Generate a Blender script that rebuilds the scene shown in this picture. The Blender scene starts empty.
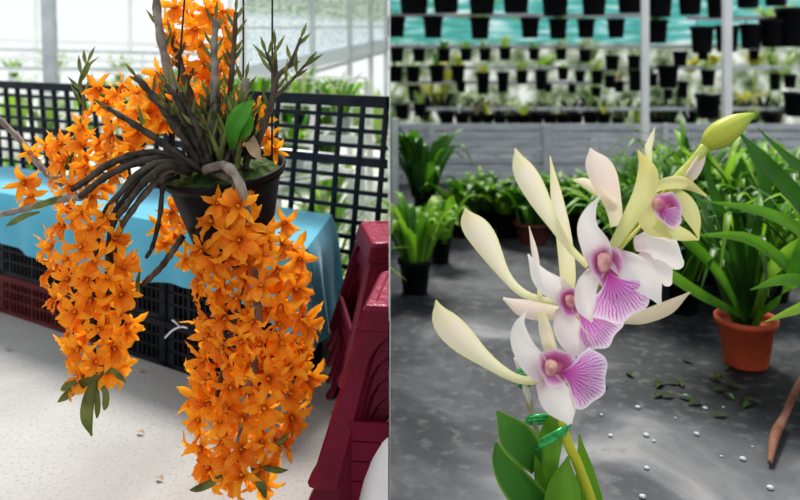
import bpy, bmesh, math, random
from mathutils import Vector, Matrix, Quaternion
random.seed(7)
R = random.Random(11)
C = bpy.context.scene.collection
PI = math.pi
H = 0.93            # camera height
CX, CY, F = 390.0, 45.0, 800.0

def P(px, py, Y):
    return Vector(((px-CX)/F*Y, Y, H-(py-CY)/F*Y))
def onfloor(px, py, z=0.0):
    Y = (H-z)*F/(py-CY)
    return P(px, py, Y)

# ------------------------------------------------------------------ materials
def ramp(nt, fac, stops):
    r = nt.nodes.new('ShaderNodeValToRGB')
    el = r.color_ramp.elements
    while len(el) < len(stops): el.new(0.5)
    for e, (p, c) in zip(el, stops):
        e.position = p; e.color = (c[0], c[1], c[2], 1)
    nt.links.new(fac, r.inputs[0])
    return r.outputs[0]
def mathn(nt, op, a, b=None):
    n = nt.nodes.new('ShaderNodeMath'); n.operation = op
    for i, v in enumerate((a, b)):
        if v is None: continue
        if isinstance(v, (int, float)): n.inputs[i].default_value = v
        else: nt.links.new(v, n.inputs[i])
    return n.outputs[0]
def mixc(nt, fac, a, b):
    n = nt.nodes.new('ShaderNodeMix'); n.data_type = 'RGBA'
    for sock, v in ((n.inputs[0], fac), (n.inputs[6], a), (n.inputs[7], b)):
        if isinstance(v, (int, float)): sock.default_value = v
        elif isinstance(v, tuple): sock.default_value = (*v, 1)
        else: nt.links.new(v, sock)
    return n.outputs[2]
def base(name):
    m = bpy.data.materials.new(name); m.use_nodes = True
    nt = m.node_tree
    return m, nt, nt.nodes['Principled BSDF'], nt.nodes['Material Output']
def finish(nt, bs, out, col, rough, transl, spec=0.4, metal=0):
    if isinstance(col, tuple): bs.inputs['Base Color'].default_value = (*col, 1)
    else: nt.links.new(col, bs.inputs['Base Color'])
    bs.inputs['Roughness'].default_value = rough
    bs.inputs['Specular IOR Level'].default_value = spec
    bs.inputs['Metallic'].default_value = metal
    if transl > 0:
        t = nt.nodes.new('ShaderNodeBsdfTranslucent')
        if isinstance(col, tuple): t.inputs[0].default_value = (*col, 1)
        else: nt.links.new(col, t.inputs[0])
        mx = nt.nodes.new('ShaderNodeMixShader'); mx.inputs[0].default_value = transl
        nt.links.new(bs.outputs[0], mx.inputs[1]); nt.links.new(t.outputs[0], mx.inputs[2])
        nt.links.new(mx.outputs[0], out.inputs[0])
def noise(nt, scale, detail=4, coord='Object', dist=0.0, stretch=None):
    tc = nt.nodes.new('ShaderNodeTexCoord')
    n = nt.nodes.new('ShaderNodeTexNoise')
    n.inputs['Scale'].default_value = scale; n.inputs['Detail'].default_value = detail
    n.inputs['Distortion'].default_value = dist
    src = tc.outputs[coord]
    if stretch:
        mp = nt.nodes.new('ShaderNodeMapping'); mp.inputs['Scale'].default_value = stretch
        nt.links.new(src, mp.inputs[0]); src = mp.outputs[0]
    nt.links.new(src, n.inputs['Vector'])
    return n.outputs[0]
def addbump(nt, bs, h, strength, dist=0.01):
    b = nt.nodes.new('ShaderNodeBump'); b.inputs['Strength'].default_value = strength
    b.inputs['Distance'].default_value = dist
    nt.links.new(h, b.inputs['Height']); nt.links.new(b.outputs[0], bs.inputs['Normal'])
def M(name, c1, c2=None, scale=30, rough=0.55, transl=0.0, bump=0.0, spec=0.4, metal=0, lo=.35, hi=.65, stretch=None, detail=4, bdist=.005):
    m, nt, bs, out = base(name)
    col = c1
    if c2:
        nz = noise(nt, scale, detail, stretch=stretch)
        col = ramp(nt, nz, [(lo, c1), (hi, c2)])
        if bump: addbump(nt, bs, nz, bump, bdist)
    finish(nt, bs, out, col, rough, transl, spec, metal)
    return m
def Muv(name, stops, transl=0.3, rough=0.5, edge=None, edgew=.75, vary=0):
    """colour along a petal (v of its uv), optional edge colour"""
    m, nt, bs, out = base(name)
    uv = nt.nodes.new('ShaderNodeUVMap'); sp = nt.nodes.new('ShaderNodeSeparateXYZ')
    nt.links.new(uv.outputs[0], sp.inputs[0])
    nz = noise(nt, 60, 3)
    v = mathn(nt, 'ADD', sp.outputs[1], mathn(nt, 'MULTIPLY', mathn(nt, 'SUBTRACT', nz, .5), .25))
    col = ramp(nt, v, stops)
    if edge:
        a = mathn(nt, 'ABSOLUTE', mathn(nt, 'SUBTRACT', mathn(nt, 'MULTIPLY', sp.outputs[0], 2.0), 1.0))
        f = ramp(nt, a, [(edgew-.25, (0, 0, 0)), (min(1, edgew+.25), (1, 1, 1))])
        col = mixc(nt, f, col, edge)
    if vary:
        oi = nt.nodes.new('ShaderNodeObjectInfo'); hs = nt.nodes.new('ShaderNodeHueSaturation')
        big = noise(nt, 9, 2)
        k = mathn(nt, 'ADD', mathn(nt, 'MULTIPLY', oi.outputs['Random'], .5), mathn(nt, 'MULTIPLY', big, .6))
        nt.links.new(mathn(nt, 'ADD', mathn(nt, 'MULTIPLY', k, .030), .486), hs.inputs['Hue'])
        nt.links.new(mathn(nt, 'ADD', mathn(nt, 'MULTIPLY', k, vary), 1-vary*.42), hs.inputs['Value'])
        nt.links.new(col, hs.inputs['Color']); col = hs.outputs[0]
    # fine lengthwise ribs
    w = nt.nodes.new('ShaderNodeTexWave'); w.inputs['Scale'].default_value = 3.0; w.inputs['Distortion'].default_value = 1.0
    nt.links.new(uv.outputs[0], w.inputs[0]); addbump(nt, bs, w.outputs[1], .18, .002)
    finish(nt, bs, out, col, rough, transl, .3)
    return m
def Mlip(name):
    m, nt, bs, out = base(name)
    uv = nt.nodes.new('ShaderNodeUVMap'); sp = nt.nodes.new('ShaderNodeSeparateXYZ')
    nt.links.new(uv.outputs[0], sp.inputs[0])
    u, v = sp.outputs[0], sp.outputs[1]
    nz = noise(nt, 90, 3)
    uu = mathn(nt, 'ADD', u, mathn(nt, 'MULTIPLY', mathn(nt, 'SUBTRACT', nz, .5), .07))
    s = mathn(nt, 'ABSOLUTE', mathn(nt, 'SINE', mathn(nt, 'MULTIPLY', uu, PI*21)))
    v1 = ramp(nt, s, [(.20, (1, 1, 1)), (.52, (0, 0, 0))])
    s0 = mathn(nt, 'ABSOLUTE', mathn(nt, 'SINE', mathn(nt, 'MULTIPLY', uu, PI*11)))
    v0 = ramp(nt, s0, [(.24, (1, 1, 1)), (.52, (0, 0, 0))])
    vein = mixc(nt, ramp(nt, mathn(nt, 'ADD', v, mathn(nt, 'MULTIPLY', mathn(nt, 'SUBTRACT', nz, .5), .6)), [(.50, (0, 0, 0)), (.66, (1, 1, 1))]), v0, v1)
    ground = ramp(nt, v, [(.08, (.55, .06, .36)), (.32, (.70, .22, .58)), (.60, (.78, .42, .72)), (.84, (.84, .60, .80)), (.98, (.92, .82, .90))])
    veinc = ramp(nt, v, [(.0, (.42, .01, .28)), (.8, (.48, .03, .42)), (1.0, (.70, .30, .66))])
    a = mathn(nt, 'ABSOLUTE', mathn(nt, 'SUBTRACT', mathn(nt, 'MULTIPLY', u, 2.0), 1.0))
    em = ramp(nt, a, [(.82, (1, 1, 1)), (1.0, (.15, .15, .15))])
    f = mathn(nt, 'MULTIPLY', vein, em)
    f = mathn(nt, 'MULTIPLY', f, ramp(nt, v, [(.90, (1, 1, 1)), (.99, (0, 0, 0))]))
    col = mixc(nt, f, ground, veinc)
    edge = ramp(nt, a, [(.86, (0, 0, 0)), (1.0, (1, 1, 1))])
    col = mixc(nt, edge, col, (.93, .86, .91))
    finish(nt, bs, out, col, .5, .25, .3)
    return m

def Mfloor(name, stops, spots, rough, s1=2.2, s2=40):
    m, nt, bs, out = base(name)
    a = noise(nt, s1, 6, dist=.6); b = noise(nt, s2, 5)
    col = ramp(nt, a, stops)
    f = ramp(nt, b, [(.53, (0, 0, 0)), (.66, (1, 1, 1))])
    f = mathn(nt, 'MULTIPLY', f, .5)
    col = mixc(nt, f, col, spots)
    addbump(nt, bs, b, .25, .004)
    finish(nt, bs, out, col, rough, 0, .4)
    return m

m_floorL = Mfloor('white_concrete', [(.30, (.30, .295, .285)), (.50, (.37, .365, .355)), (.7, (.44, .435, .42))], (.24, .235, .225), .8, 2.5, 110)
m_floorR = Mfloor('dark_wet_concrete', [(.37, (.013, .015, .020)), (.48, (.034, .037, .045)), (.57, (.085, .09, .10)), (.67, (.21, .21, .215))], (.13, .13, .13), .62, 2.6, 26)
m_ground = M('pale_ground', (.78, .79, .74), (.42, .52, .32), 3.0, .9, lo=.5, hi=.7)
m_part = M('pale_sheet', (.55, .57, .58), (.62, .64, .64), 3, .6)
m_black = M('black_plastic', (.006, .006, .008), (.011, .011, .014), 20, .42, spec=.15)
m_crate = M('black_crate_plastic', (.013, .014, .018), (.022, .023, .028), 14, .45, spec=.15)
m_maroon = M('maroon_crate_plastic', (.10, .020, .022), (.13, .03, .03), 14, .5, spec=.15)
m_grid = M('dark_grid_plastic', (.010, .014, .022), (.02, .026, .038), 20, .5, spec=.15)
m_bright = M('translucent_white_pipe', (.88, .89, .90), (.92, .92, .92), 8, .5, transl=.6)
m_white = M('white_paint', (.80, .81, .82), (.88, .88, .88), 8, .5)
m_steel = M('galvanised_steel', (.50, .53, .55), (.62, .64, .66), 15, .42, metal=.35)
m_slat = M('weathered_slats', (.42, .445, .48), (.60, .63, .66), 6, .6, stretch=(1, 1, 8))
m_cloth = M('turquoise_cloth', (.105, .43, .59), (.14, .48, .64), 5, .75, transl=.10, bump=.4, bdist=.01)
_b = m_cloth.node_tree.nodes['Principled BSDF']
_b.inputs['Sheen Weight'].default_value = .35; _b.inputs['Sheen Roughness'].default_value = .3; _b.inputs['Roughness'].default_value = .7; _b.inputs['Specular IOR Level'].default_value = .3
m_soil = M('moss', (.025, .05, .012), (.09, .15, .03), 60, .9, bump=1, bdist=.01)
m_cane = M('dry_cane', (.045, .035, .028), (.17, .13, .10), 45, .7, bump=.5, stretch=(1, 1, .25))
m_canedark = M('dark_cane', (.020, .017, .014), (.085, .068, .052), 45, .65, bump=.5)
m_canegrey = M('grey_cane', (.16, .13, .11), (.34, .29, .25), 35, .7, bump=.5)
m_leafolive = M('olive_leaf', (.09, .12, .03), (.22, .25, .075), 25, .5, transl=.25)
m_leafdull = M('dull_fallen_leaf', (.045, .06, .02), (.09, .10, .035), 25, .8, spec=.1)
m_leafgreen = M('green_leaf', (.05, .22, .02), (.11, .36, .04), 20, .45, transl=.3)
m_wire = M('thin_wire', (.03, .03, .035), (.05, .05, .05), 20, .4, metal=.5)
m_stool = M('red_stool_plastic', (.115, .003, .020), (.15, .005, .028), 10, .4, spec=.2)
m_stool_lit = M('red_stool_lit_top', (.34, .022, .075), (.44, .05, .11), 30, .36, bump=.8, bdist=.012, spec=.45)  # lighter copy of the stool red, light from above painted into the seat top
m_sticker = M('grey_sticker', (.55, .58, .55), (.7, .7, .7), 150, .6)
m_tub = M('white_tub_plastic', (.70, .69, .69), (.78, .77, .77), 8, .4)
m_orange = Muv('orange_petal', [(0, (.66, .18, .010)), (.35, (.93, .35, .020)), (1, (.97, .47, .05))], .45, .55, vary=.5)
m_orangelip = Muv('orange_lip', [(0, (.36, .06, .006)), (.35, (.80, .22, .012)), (1, (.96, .44, .05))], .40, .55, vary=.5)
m_tan = M('faded_orange_bud', (.80, .35, .05), (.62, .36, .08), 30, .6, transl=.3)
# pale orchid
m_pw = Muv('white_petal', [(0, (.78, .62, .68)), (.25, (.86, .81, .79)), (1, (.90, .87, .82))], .25)
m_pcream = Muv('cream_petal', [(0, (.72, .72, .36)), (.40, (.84, .81, .56)), (.72, (.88, .80, .66)), (1, (.80, .77, .42))], .36, edge=(.80, .79, .46), edgew=.95)
m_pyellow = Muv('yellow_green_petal', [(0, (.66, .68, .30)), (.5, (.74, .72, .36)), (1, (.72, .66, .24))], .3)
m_pblush = Muv('blush_petal', [(0, (.80, .76, .56)), (.4, (.82, .68, .62)), (1, (.82, .74, .66))], .34)
m_pbeige = Muv('beige_petal', [(0, (.66, .62, .44)), (1, (.66, .56, .42))], .25)
m_lip = Mlip('veined_lip')
m_throat = Muv('pink_throat', [(0, (.72, .38, .44)), (.38, (.55, .10, .28)), (.70, (.66, .22, .48)), (.97, (.90, .70, .82))], .15)
m_column = M('pink_cream_column', (.58, .20, .26), (.78, .50, .42), 75, .45)
m_bud = Muv('lime_bud', [(0, (.40, .46, .05)), (.6, (.52, .56, .10)), (1, (.30, .48, .05))], .15, .4)
m_spike = M('yellow_spike', (.52, .50, .03), (.42, .46, .05), 40, .4)
m_spikeg = M('lime_stalk', (.38, .46, .08), (.55, .58, .18), 40, .45)
m_oleaf = Muv('orchid_leaf', [(0, (.045, .15, .025)), (.6, (.06, .20, .03)), (1, (.10, .26, .04))], .12, .42, edge=(.22, .38, .06), edgew=1.0)
m_oleafb = Muv('bright_orchid_leaf', [(0, (.13, .30, .03)), (.6, (.16, .36, .04)), (1, (.15, .30, .03))], .2, .42)
m_tie = M('green_foil_tie', (.01, .26, .05), (.06, .55, .16), 120, .22, spec=.9, metal=.3)
m_stake = M('stake', (.30, .22, .17), (.62, .58, .54), 40, .7, stretch=(1, 1, .4), lo=.45, hi=.55)
m_terra = M('terracotta', (.52, .085, .035), (.60, .12, .05), 14, .6)
m_terradark = M('maroon_pot', (.20, .05, .05), (.26, .07, .07), 14, .6)
GREENS = [M('strap_leaf_a', (.07, .22, .015), (.17, .40, .03), 6, .42, transl=.4),
          M('strap_leaf_b', (.022, .085, .012), (.06, .19, .022), 6, .42, transl=.25),
          M('strap_leaf_c', (.20, .42, .03), (.36, .58, .07), 6, .45, transl=.45),
          M('strap_leaf_yellow', (.42, .45, .05), (.62, .60, .12), 8, .5, transl=.35),
          M('pale_leaf', (.35, .45, .20), (.55, .62, .38), 8, .6, transl=.35)]
m_dry = M('dry_debris', (.30, .20, .12), (.45, .34, .22), 30, .8)
m_bark = M('bark', (.16, .06, .035), (.30, .16, .11), 25, .8, bump=.5)

# ------------------------------------------------------------------ mesh builder
class MB:
    def __init__(s): s.v = []; s.f = []; s.uv = []; s.mi = []
    def add(s, verts, faces, uvs=None, mi=0):
        o = len(s.v); s.v += [Vector(v) for v in verts]
        s.uv += list(uvs) if uvs else [(0.5, 0.5)]*len(verts)
        for f in faces: s.f.append(tuple(i+o for i in f)); s.mi.append(mi)
        return s
    def box(s, a, b, mi=0, mat=None):
        x0, y0, z0 = a; x1, y1, z1 = b
        v = [Vector(q) for q in ((x0,y0,z0),(x1,y0,z0),(x1,y1,z0),(x0,y1,z0),(x0,y0,z1),(x1,y0,z1),(x1,y1,z1),(x0,y1,z1))]
        if mat: v = [mat @ q for q in v]
        return s.add(v, [(0,3,2,1),(4,5,6,7),(0,1,5,4),(1,2,6,5),(2,3,7,6),(3,0,4,7)], mi=mi)
    def bar(s, a, b, w, h, up=(0,0,1), mi=0):
        a = Vector(a); b = Vector(b); t = (b-a).normalized(); up = Vector(up)
        sd = t.cross(up).normalized(); u2 = sd.cross(t).normalized()
        v = []
        for p in (a, b):
            for i, j in ((-1,-1),(1,-1),(1,1),(-1,1)): v.append(p+sd*(i*w/2)+u2*(j*h/2))
        return s.add(v, [(0,1,2,3),(7,6,5,4),(0,4,5,1),(1,5,6,2),(2,6,7,3),(3,7,4,0)], mi=mi)
    def tube(s, pts, radii, seg=8, mi=0, n=None, caps=True):
        pts = [Vector(p) for p in pts]
        if isinstance(radii, (int, float)): radii = [radii]*len(pts)
        if n: pts, radii = resample(pts, radii, n)
        ref = Vector((0.31, 0.83, 0.46)); vs = []; uvs = []
        N = len(pts); prev = None
        for i, p in enumerate(pts):
            t = (pts[min(i+1, N-1)]-pts[max(i-1, 0)])
            t = t.normalized() if t.length > 1e-9 else Vector((0, 0, 1))
            if prev is None: a = t.cross(ref); a = a if a.length > .05 else t.cross(Vector((1, 0, 0)))
            else: a = prev - t*prev.dot(t)
            a.normalize(); prev = a; b = t.cross(a)
            for k in range(seg):
                an = 2*PI*k/seg
                vs.append(p+(a*math.cos(an)+b*math.sin(an))*radii[i]); uvs.append((k/seg, i/(N-1)))
        fs = []
        for i in range(N-1):
            for k in range(seg):
                k2 = (k+1) % seg
                fs.append((i*seg+k, i*seg+k2, (i+1)*seg+k2, (i+1)*seg+k))
        if caps:
            fs.append(tuple(range(seg-1, -1, -1))); fs.append(tuple((N-1)*seg+k for k in range(seg)))
        return s.add(vs, fs, uvs, mi)
    def lathe(s, prof, seg=24, mat=None, mi=0, close=True):
        vs = []; fs = []; N = len(prof)
        for r, z in prof:
            for k in range(seg):
                a = 2*PI*k/seg; q = Vector((r*math.cos(a), r*math.sin(a), z)); vs.append(mat @ q if mat else q)
        for i in range(N-1):
            for k in range(seg):
                k2 = (k+1) % seg; fs.append((i*seg+k, i*seg+k2, (i+1)*seg+k2, (i+1)*seg+k))
        if close:
            fs.append(tuple(range(seg-1, -1, -1)))
            fs.append(tuple((N-1)*seg+k for k in range(seg)))
        return s.add(vs, fs, mi=mi)
    def ribbon(s, pts, widths, nrm=(0,-1,0), cup=0.0, nu=6, nv=14, rolls=None, ruffle=0.0, rf=9, mi=0, flip=1, curl=0.0):
        """a leaf or petal: runs from base (v=0) to tip (v=1)"""
        pts = [Vector(p) for p in pts]
        rl = rolls or [0.0]*len(pts)
        P2, W2 = resample(pts, widths, nv+1); _, R2 = resample(pts, rl, nv+1)
        nrm = Vector(nrm); vs = []; uvs = []
        for i in range(nv+1):
            t = (P2[min(i+1, nv)]-P2[max(i-1, 0)])
            t = t.normalized() if t.length > 1e-9 else Vector((0, 0, 1))
            c = t.cross(nrm)
            c = c.normalized() if c.length > 1e-6 else t.cross(Vector((1, 0, 0))).normalized()
            n = c.cross(t).normalized()
            if R2[i]:
                q = Quaternion(t, math.radians(R2[i])); c = q @ c; n = q @ n
            for j in range(nu+1):
                u = j/nu*2-1; w = max(W2[i], 1e-5)/2
                off = cup*w*(u*u) + ruffle*math.sin(rf*i/nv*PI+j*2.1)*abs(u)**2
                vs.append(P2[i]+c*(u*w*(1-abs(cup)*.12*u*u))+n*off); uvs.append((j/nu, i/nv))
        fs = [(i*(nu+1)+j, i*(nu+1)+j+1, (i+1)*(nu+1)+j+1, (i+1)*(nu+1)+j) for i in range(nv) for j in range(nu)]
        return s.add(vs, fs, uvs, mi)
    def mesh(s, name, mats, origin=(0,0,0), smooth=True):
        me = bpy.data.meshes.new(name); o = Vector(origin)
        me.from_pydata([v-o for v in s.v], [], s.f)
        for m in (mats if isinstance(mats, (list, tuple)) else [mats]): me.materials.append(m)
        uvl = me.uv_layers.new(name='UVMap')
        for lp in me.loops: uvl.data[lp.index].uv = s.uv[lp.vertex_index]
        me.polygons.foreach_set('material_index', s.mi)
        me.polygons.foreach_set('use_smooth', [smooth]*len(me.polygons))
        me.update()
        return me
def resample(pts, vals, n):
    N = len(pts); op = []; ov = []
    for i in range(n):
        x = i/(n-1)*(N-1); k = min(int(x), N-2); t = x-k
        def cr(a, b, c, d):
            return 0.5*((2*b)+(c-a)*t+(2*a-5*b+4*c-d)*t*t+(3*b-a-3*c+d)*t*t*t)
        p0 = pts[max(k-1, 0)]; p1 = pts[k]; p2 = pts[k+1]; p3 = pts[min(k+2, N-1)]
        if k == 0: p0 = p1*2-p2
        if k == N-2: p3 = p2*2-p1
        op.append(cr(p0, p1, p2, p3))
        v0 = vals[max(k-1, 0)]; v3 = vals[min(k+2, N-1)]
        ov.append(cr(v0, vals[k], vals[k+1], v3))
    return op, ov

# ------------------------------------------------------------------ objects
WL = {}   # world location of each Empty / origin
def origin_of(o): return WL[o.name]
def thing(name, label, cat, loc=(0,0,0), group=None):
    o = bpy.data.objects.new(name, None); C.objects.link(o); o.location = loc; o.empty_display_size = .05
    WL[o.name] = Vector(loc)
    o['label'] = label; o['category'] = cat
    if group: o['group'] = group
    return o
def part(name, mb, mat, parent, smooth=True):
    o = bpy.data.objects.new(name, mb.mesh(name, mat, origin_of(parent), smooth)); C.objects.link(o)
    o.parent = parent; WL[o.name] = origin_of(parent)
    return o
def solo(name, mb, mat, label=None, cat=None, group=None, kind=None, smooth=True):
    xs = [v.x for v in mb.v]; ys = [v.y for v in mb.v]; zs = [v.z for v in mb.v]
    org = Vector(((min(xs)+max(xs))/2, (min(ys)+max(ys))/2, min(zs)))
    o = bpy.data.objects.new(name, mb.mesh(name, mat, org, smooth)); C.objects.link(o); o.location = org
    WL[o.name] = org
    if label: o['label'] = label
    if cat: o['category'] = cat
    if group: o['group'] = group
    if kind: o['kind'] = kind
    return o
def dup(root, loc, label, group=None):
    r = root.copy(); C.objects.link(r); r.location = loc; r['label'] = label
    if group: r['group'] = group
    for ch in list(root.children):
        c = ch.copy(); C.objects.link(c); c.parent = r
        for g in list(ch.children):
            d = g.copy(); C.objects.link(d); d.parent = c
    return r
ORD = ['first','second','third','fourth','fifth','sixth','seventh','eighth','ninth','tenth','eleventh','twelfth','thirteenth','fourteenth','fifteenth','sixteenth','seventeenth','eighteenth','nineteenth','twentieth','twenty-first','twenty-second','twenty-third','twenty-fourth','twenty-fifth','twenty-sixth','twenty-seventh','twenty-eighth','twenty-ninth','thirtieth']

# ------------------------------------------------------------------ setting
solo('floor', MB().add([(-4.2,-1.0,0),(-.001,-1.0,0),(-.001,2.46,0),(-4.2,5.06,0)], [(0,1,2,3)]), m_floorL, kind='structure')
solo('floor', MB().add([(-.001,-1.0,0),(5.2,-1.0,0),(5.2,9.4,0),(-.001,9.4,0)], [(0,1,2,3)]), m_floorR, kind='structure')
solo('ground', MB().add([(-9,2,-.02),(-.002,2,-.02),(-.002,14,-.02),(-9,14,-.02)], [(0,1,2,3)]), m_ground, kind='structure')
solo('wall_middle', MB().box((-.0006,1.36,0),(.0002,9.4,1.75)), m_part, kind='structure', smooth=False)

def Mnet():
    m, nt, bs, out = base('teal_net_wall')
    tc = nt.nodes.new('ShaderNodeTexCoord'); sp = nt.nodes.new('ShaderNodeSeparateXYZ')
    nt.links.new(tc.outputs['Object'], sp.inputs[0])
    up = ramp(nt, noise(nt, 2.2, 5, stretch=(1, 1, 6)), [(.34, (.14, .34, .16)), (.43, (.08, .36, .33)), (.52, (.14, .46, .44)), (.60, (.36, .62, .62)), (.70, (.75, .85, .82))])
    lo = ramp(nt, noise(nt, 4.5, 6), [(.36, (.05, .08, .04)), (.46, (.22, .27, .16)), (.56, (.50, .54, .46)), (.68, (.82, .85, .80))])
    f = ramp(nt, sp.outputs[2], [(.90, (0, 0, 0)), (.98, (1, 1, 1))])
    z = mathn(nt, 'MULTIPLY', sp.outputs[2], 1.0)
    col = mixc(nt, f, lo, up)
    finish(nt, bs, out, col, .8, .45, .2)
    return m
solo('wall_back', MB().add([(-.001,9.4,0),(5.6,9.4,0),(5.6,9.4,2.4),(-.001,9.4,2.4)], [(0,1,2,3)]), Mnet(), kind='structure')

# ------------------------------------------------------------------ LEFT: fence
U = Vector((-.84, .5426, 0)); FR = Vector((-.004, 2.34, 0))   # fence line starts at the sheet wall
FT = 0.765
fence = thing('lattice_fence', 'dark plastic lattice fence behind the turquoise covered crates', 'fence', FR)
def fp(s, z): return FR+U*s+Vector((0, 0, z))
def panel(s0, s1, lean, cell):
    mb = MB(); n = int((s1-s0)/cell)
    for i in range(n+1):
        s = s0+(s1-s0)*i/n
        a = fp(max(s0, min(s1, s+lean)), .12); b = fp(s, FT)
        mb.bar(a, b, .013, .011 if cell < .08 else .015, up=(U.y, -U.x, 0))
    rows = 14
    for k in range(1, rows):
        z = .12+(FT-.12)*k/rows
        mb.bar(fp(s0, z), fp(s1, z), .010, .026 if k == 10 else .012)
    return mb
part('grid_panel', panel(.006, .92, .06, .078), m_grid, fence, False)
part('grid_panel', panel(.94, 2.6, -.09, .082), m_grid, fence, False)
part('top_rail', MB().bar(fp(.004, FT-.003), fp(.93, FT-.003), .022, .034), m_grid, fence, False)
part('top_rail', MB().bar(fp(.94, FT-.003), fp(2.6, FT-.003), .022, .030), m_grid, fence, False)
for s in (.93, 2.62):
    part('fence_post', MB().bar(fp(s, 0), fp(s, FT+.01), .03, .03, up=(U.y, -U.x, 0)), m_grid, fence, False)
kb = MB().bar(fp(.01, .06)-Vector((0,0,0)), fp(2.7, .06), .05, .115)
solo('kerb_beam', kb, m_white, 'long white beam on the floor under the lattice fence', 'beam', smooth=False)
solo('water_pipe', MB().tube([fp(-.0, .0)+Vector((-.03,.22,.555)), fp(1.2, .555)+Vector((-.03,.22,0))], .016, 10), m_steel,
     'grey blue pipe running along just behind the right part of the lattice fence', 'pipe')

# ------------------------------------------------------------------ LEFT: crates and cloth
UT = Vector((-.83, .557, 0)).normalized(); WT = Vector((.557, .83, 0)).normalized()
FC = Vector((-.209, 2.0, 0))
def crate_mesh(w, d, h):
    mb = MB(); t = .008
    def side(o, du, dn, L):
        # o corner, du along, dn inward
        def b(s0, s1, z0, z1, th=t, inn=0.0):
            a = o+du*s0+dn*inn; vs = []
            for z in (z0, z1):
                for s, k in ((s0, 0), (s1, 0), (s1, 1), (s0, 1)):
                    vs.append(o+du*s+dn*(inn+k*th)+Vector((0, 0, z)))
            mb.add(vs, [(0,3,2,1),(4,5,6,7),(0,1,5,4),(1,2,6,5),(2,3,7,6),(3,0,4,7)])
        b(0, L, h-.020, h, .012, -.002); b(0, L, 0, .014)
        b(0, L, h*.36, h*.36+.007); b(0, L, h*.62, h*.62+.007)
        b(0, .03, 0, h); b(L-.03, L, 0, h)
        n = max(4, int(L/.021))
        for i in range(1, n):
            s = L*i/n; wd = .012 if i % 6 == 0 else .006
            b(s-wd/2, s+wd/2, .012, h-.018, .006, .001)
        b(.01, L-.01, .02, h-.03, .002, .022)
    X = UT; Y = WT
    o = Vector((0,0,0))
    side(o, X, Y, w); side(o+Y*d, X, -Y, w); side(o, Y, X, d); side(o+X*w, Y, -X, d)
    vs = [o+Vector((0,0,.004)), o+X*w+Vector((0,0,.004)), o+X*w+Y*d+Vector((0,0,.004)), o+Y*d+Vector((0,0,.004))]
    mb.add(vs, [(0,1,2,3)])
    return mb
CH = .134
cr0 = {}
cols = [(.175, .355, 'right end of the row'), (.535, .40, 'middle of the row'), (.94, .46, 'left end of the row'), (1.405, .335, 'beyond the maroon crate at the left')]
lay = ['on the floor', 'in the middle layer', 'under the cloth']
for ci, (s0, w, where) in enumerate(cols):
    for k in range(3):
        mar = (ci == 2 and k == 0)
        me = crate_mesh(w, .27, CH-.002).mesh('crate', m_maroon if mar else m_crate, smooth=False)
        o = bpy.data.objects.new('plastic_crate', me); C.objects.link(o)
        o.location = FC+UT*s0+WT*.012+Vector((0, 0, k*CH+.001)); WL[o.name] = o.location.copy()
        o['label'] = ('maroon' if mar else 'black')+' slotted plastic crate '+lay[k]+', '+where
        o['category'] = 'crate'; o['group'] = 'slotted crates under the turquoise cloth'
# cloth
ZT = .420; BC = Vector((-.175, 2.40, 0)); LEN = 1.75
mb = MB(); ns = 70; nd = 10
def edgept(q):      # q 0..1 along front (left to right corner), 1..2 along right end
    if q <= 1: return FC+UT*(LEN*(1-q)), -WT
    return FC.lerp(BC, q-1), Vector((1, -.05, 0)).normalized()
vs = []; uvs = []
NQ = 100
for i in range(NQ+1):
    q = i/NQ*1.35 if False else (i/70 if i <= 70 else 1+(i-70)/30)
    e, n = edgept(q)
    if abs(q-1) < .03: n = (Vector((1, -.05, 0))-WT).normalized()
    if q <= 1:
        d = LEN*(1-q); zl = .235+.018*math.sin(d*5)+.012*min(d, 1)
        if d < .16: zl -= .075*(1-d/.16)
    else: zl = .165+.02*math.sin((q-1)*5)
    for j in range(9):
        t = j/8; z = ZT+(zl-ZT)*t
        out = .014*min(1, t*6)+ (.010*math.sin(q*60 if q <= 1 else q*17)+.006*math.sin(q*23))*t + (.018*t if q > 1 else 0) + (.008*t if abs(q-1) < .04 else 0)
        p = e+n*out; p.z = z if j else ZT; vs.append(p)
fs = [(i*9+j, i*9+j+1, (i+1)*9+j+1, (i+1)*9+j) for i in range(NQ) for j in range(8)]
mb.add(vs, fs)
# top, wavy
vs = []; nx = 60; ny = 8
for i in range(nx+1):
    for j in range(ny+1):
        a = FC+UT*(LEN*i/nx); b = BC+UT*(LEN*i/nx); p = a.lerp(b, j/ny)
        p.z = ZT+(.003*math.sin(i*.9+j)*math.sin(j*1.3) if 0 < j < ny and i else 0); vs.append(p)
mb.add(vs, [(i*(ny+1)+j, (i+1)*(ny+1)+j, (i+1)*(ny+1)+j+1, i*(ny+1)+j+1) for i in range(nx) for j in range(ny)])
# back drop
vs = []
for i in range(41):
    for z in (ZT, .30, .2): vs.append(BC+UT*(LEN*i/40)+WT*(.004+.01*(ZT-z)*math.sin(i*1.7)*4)+Vector((0, 0, z)))
mb.add(vs, [(i*3+j, (i+1)*3+j, (i+1)*3+j+1, i*3+j+1) for i in range(40) for j in range(2)])
solo('tablecloth', mb, m_cloth, 'turquoise blue cloth draped over the row of crates', 'tablecloth')
# end support so the cloth end does not hang from nothing
solo('plastic_tie', MB().tube([P(165, 338, 2.185), P(172, 331, 2.18), P(180, 327, 2.175), P(188, 328, 2.17)], .0025, 6, n=10)
     .tube([P(180, 327, 2.175), P(176, 323, 2.175), P(172, 320, 2.18)], .002, 6), m_white, 'white plastic tie knotted on the front of the black crate', 'tie')

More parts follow.
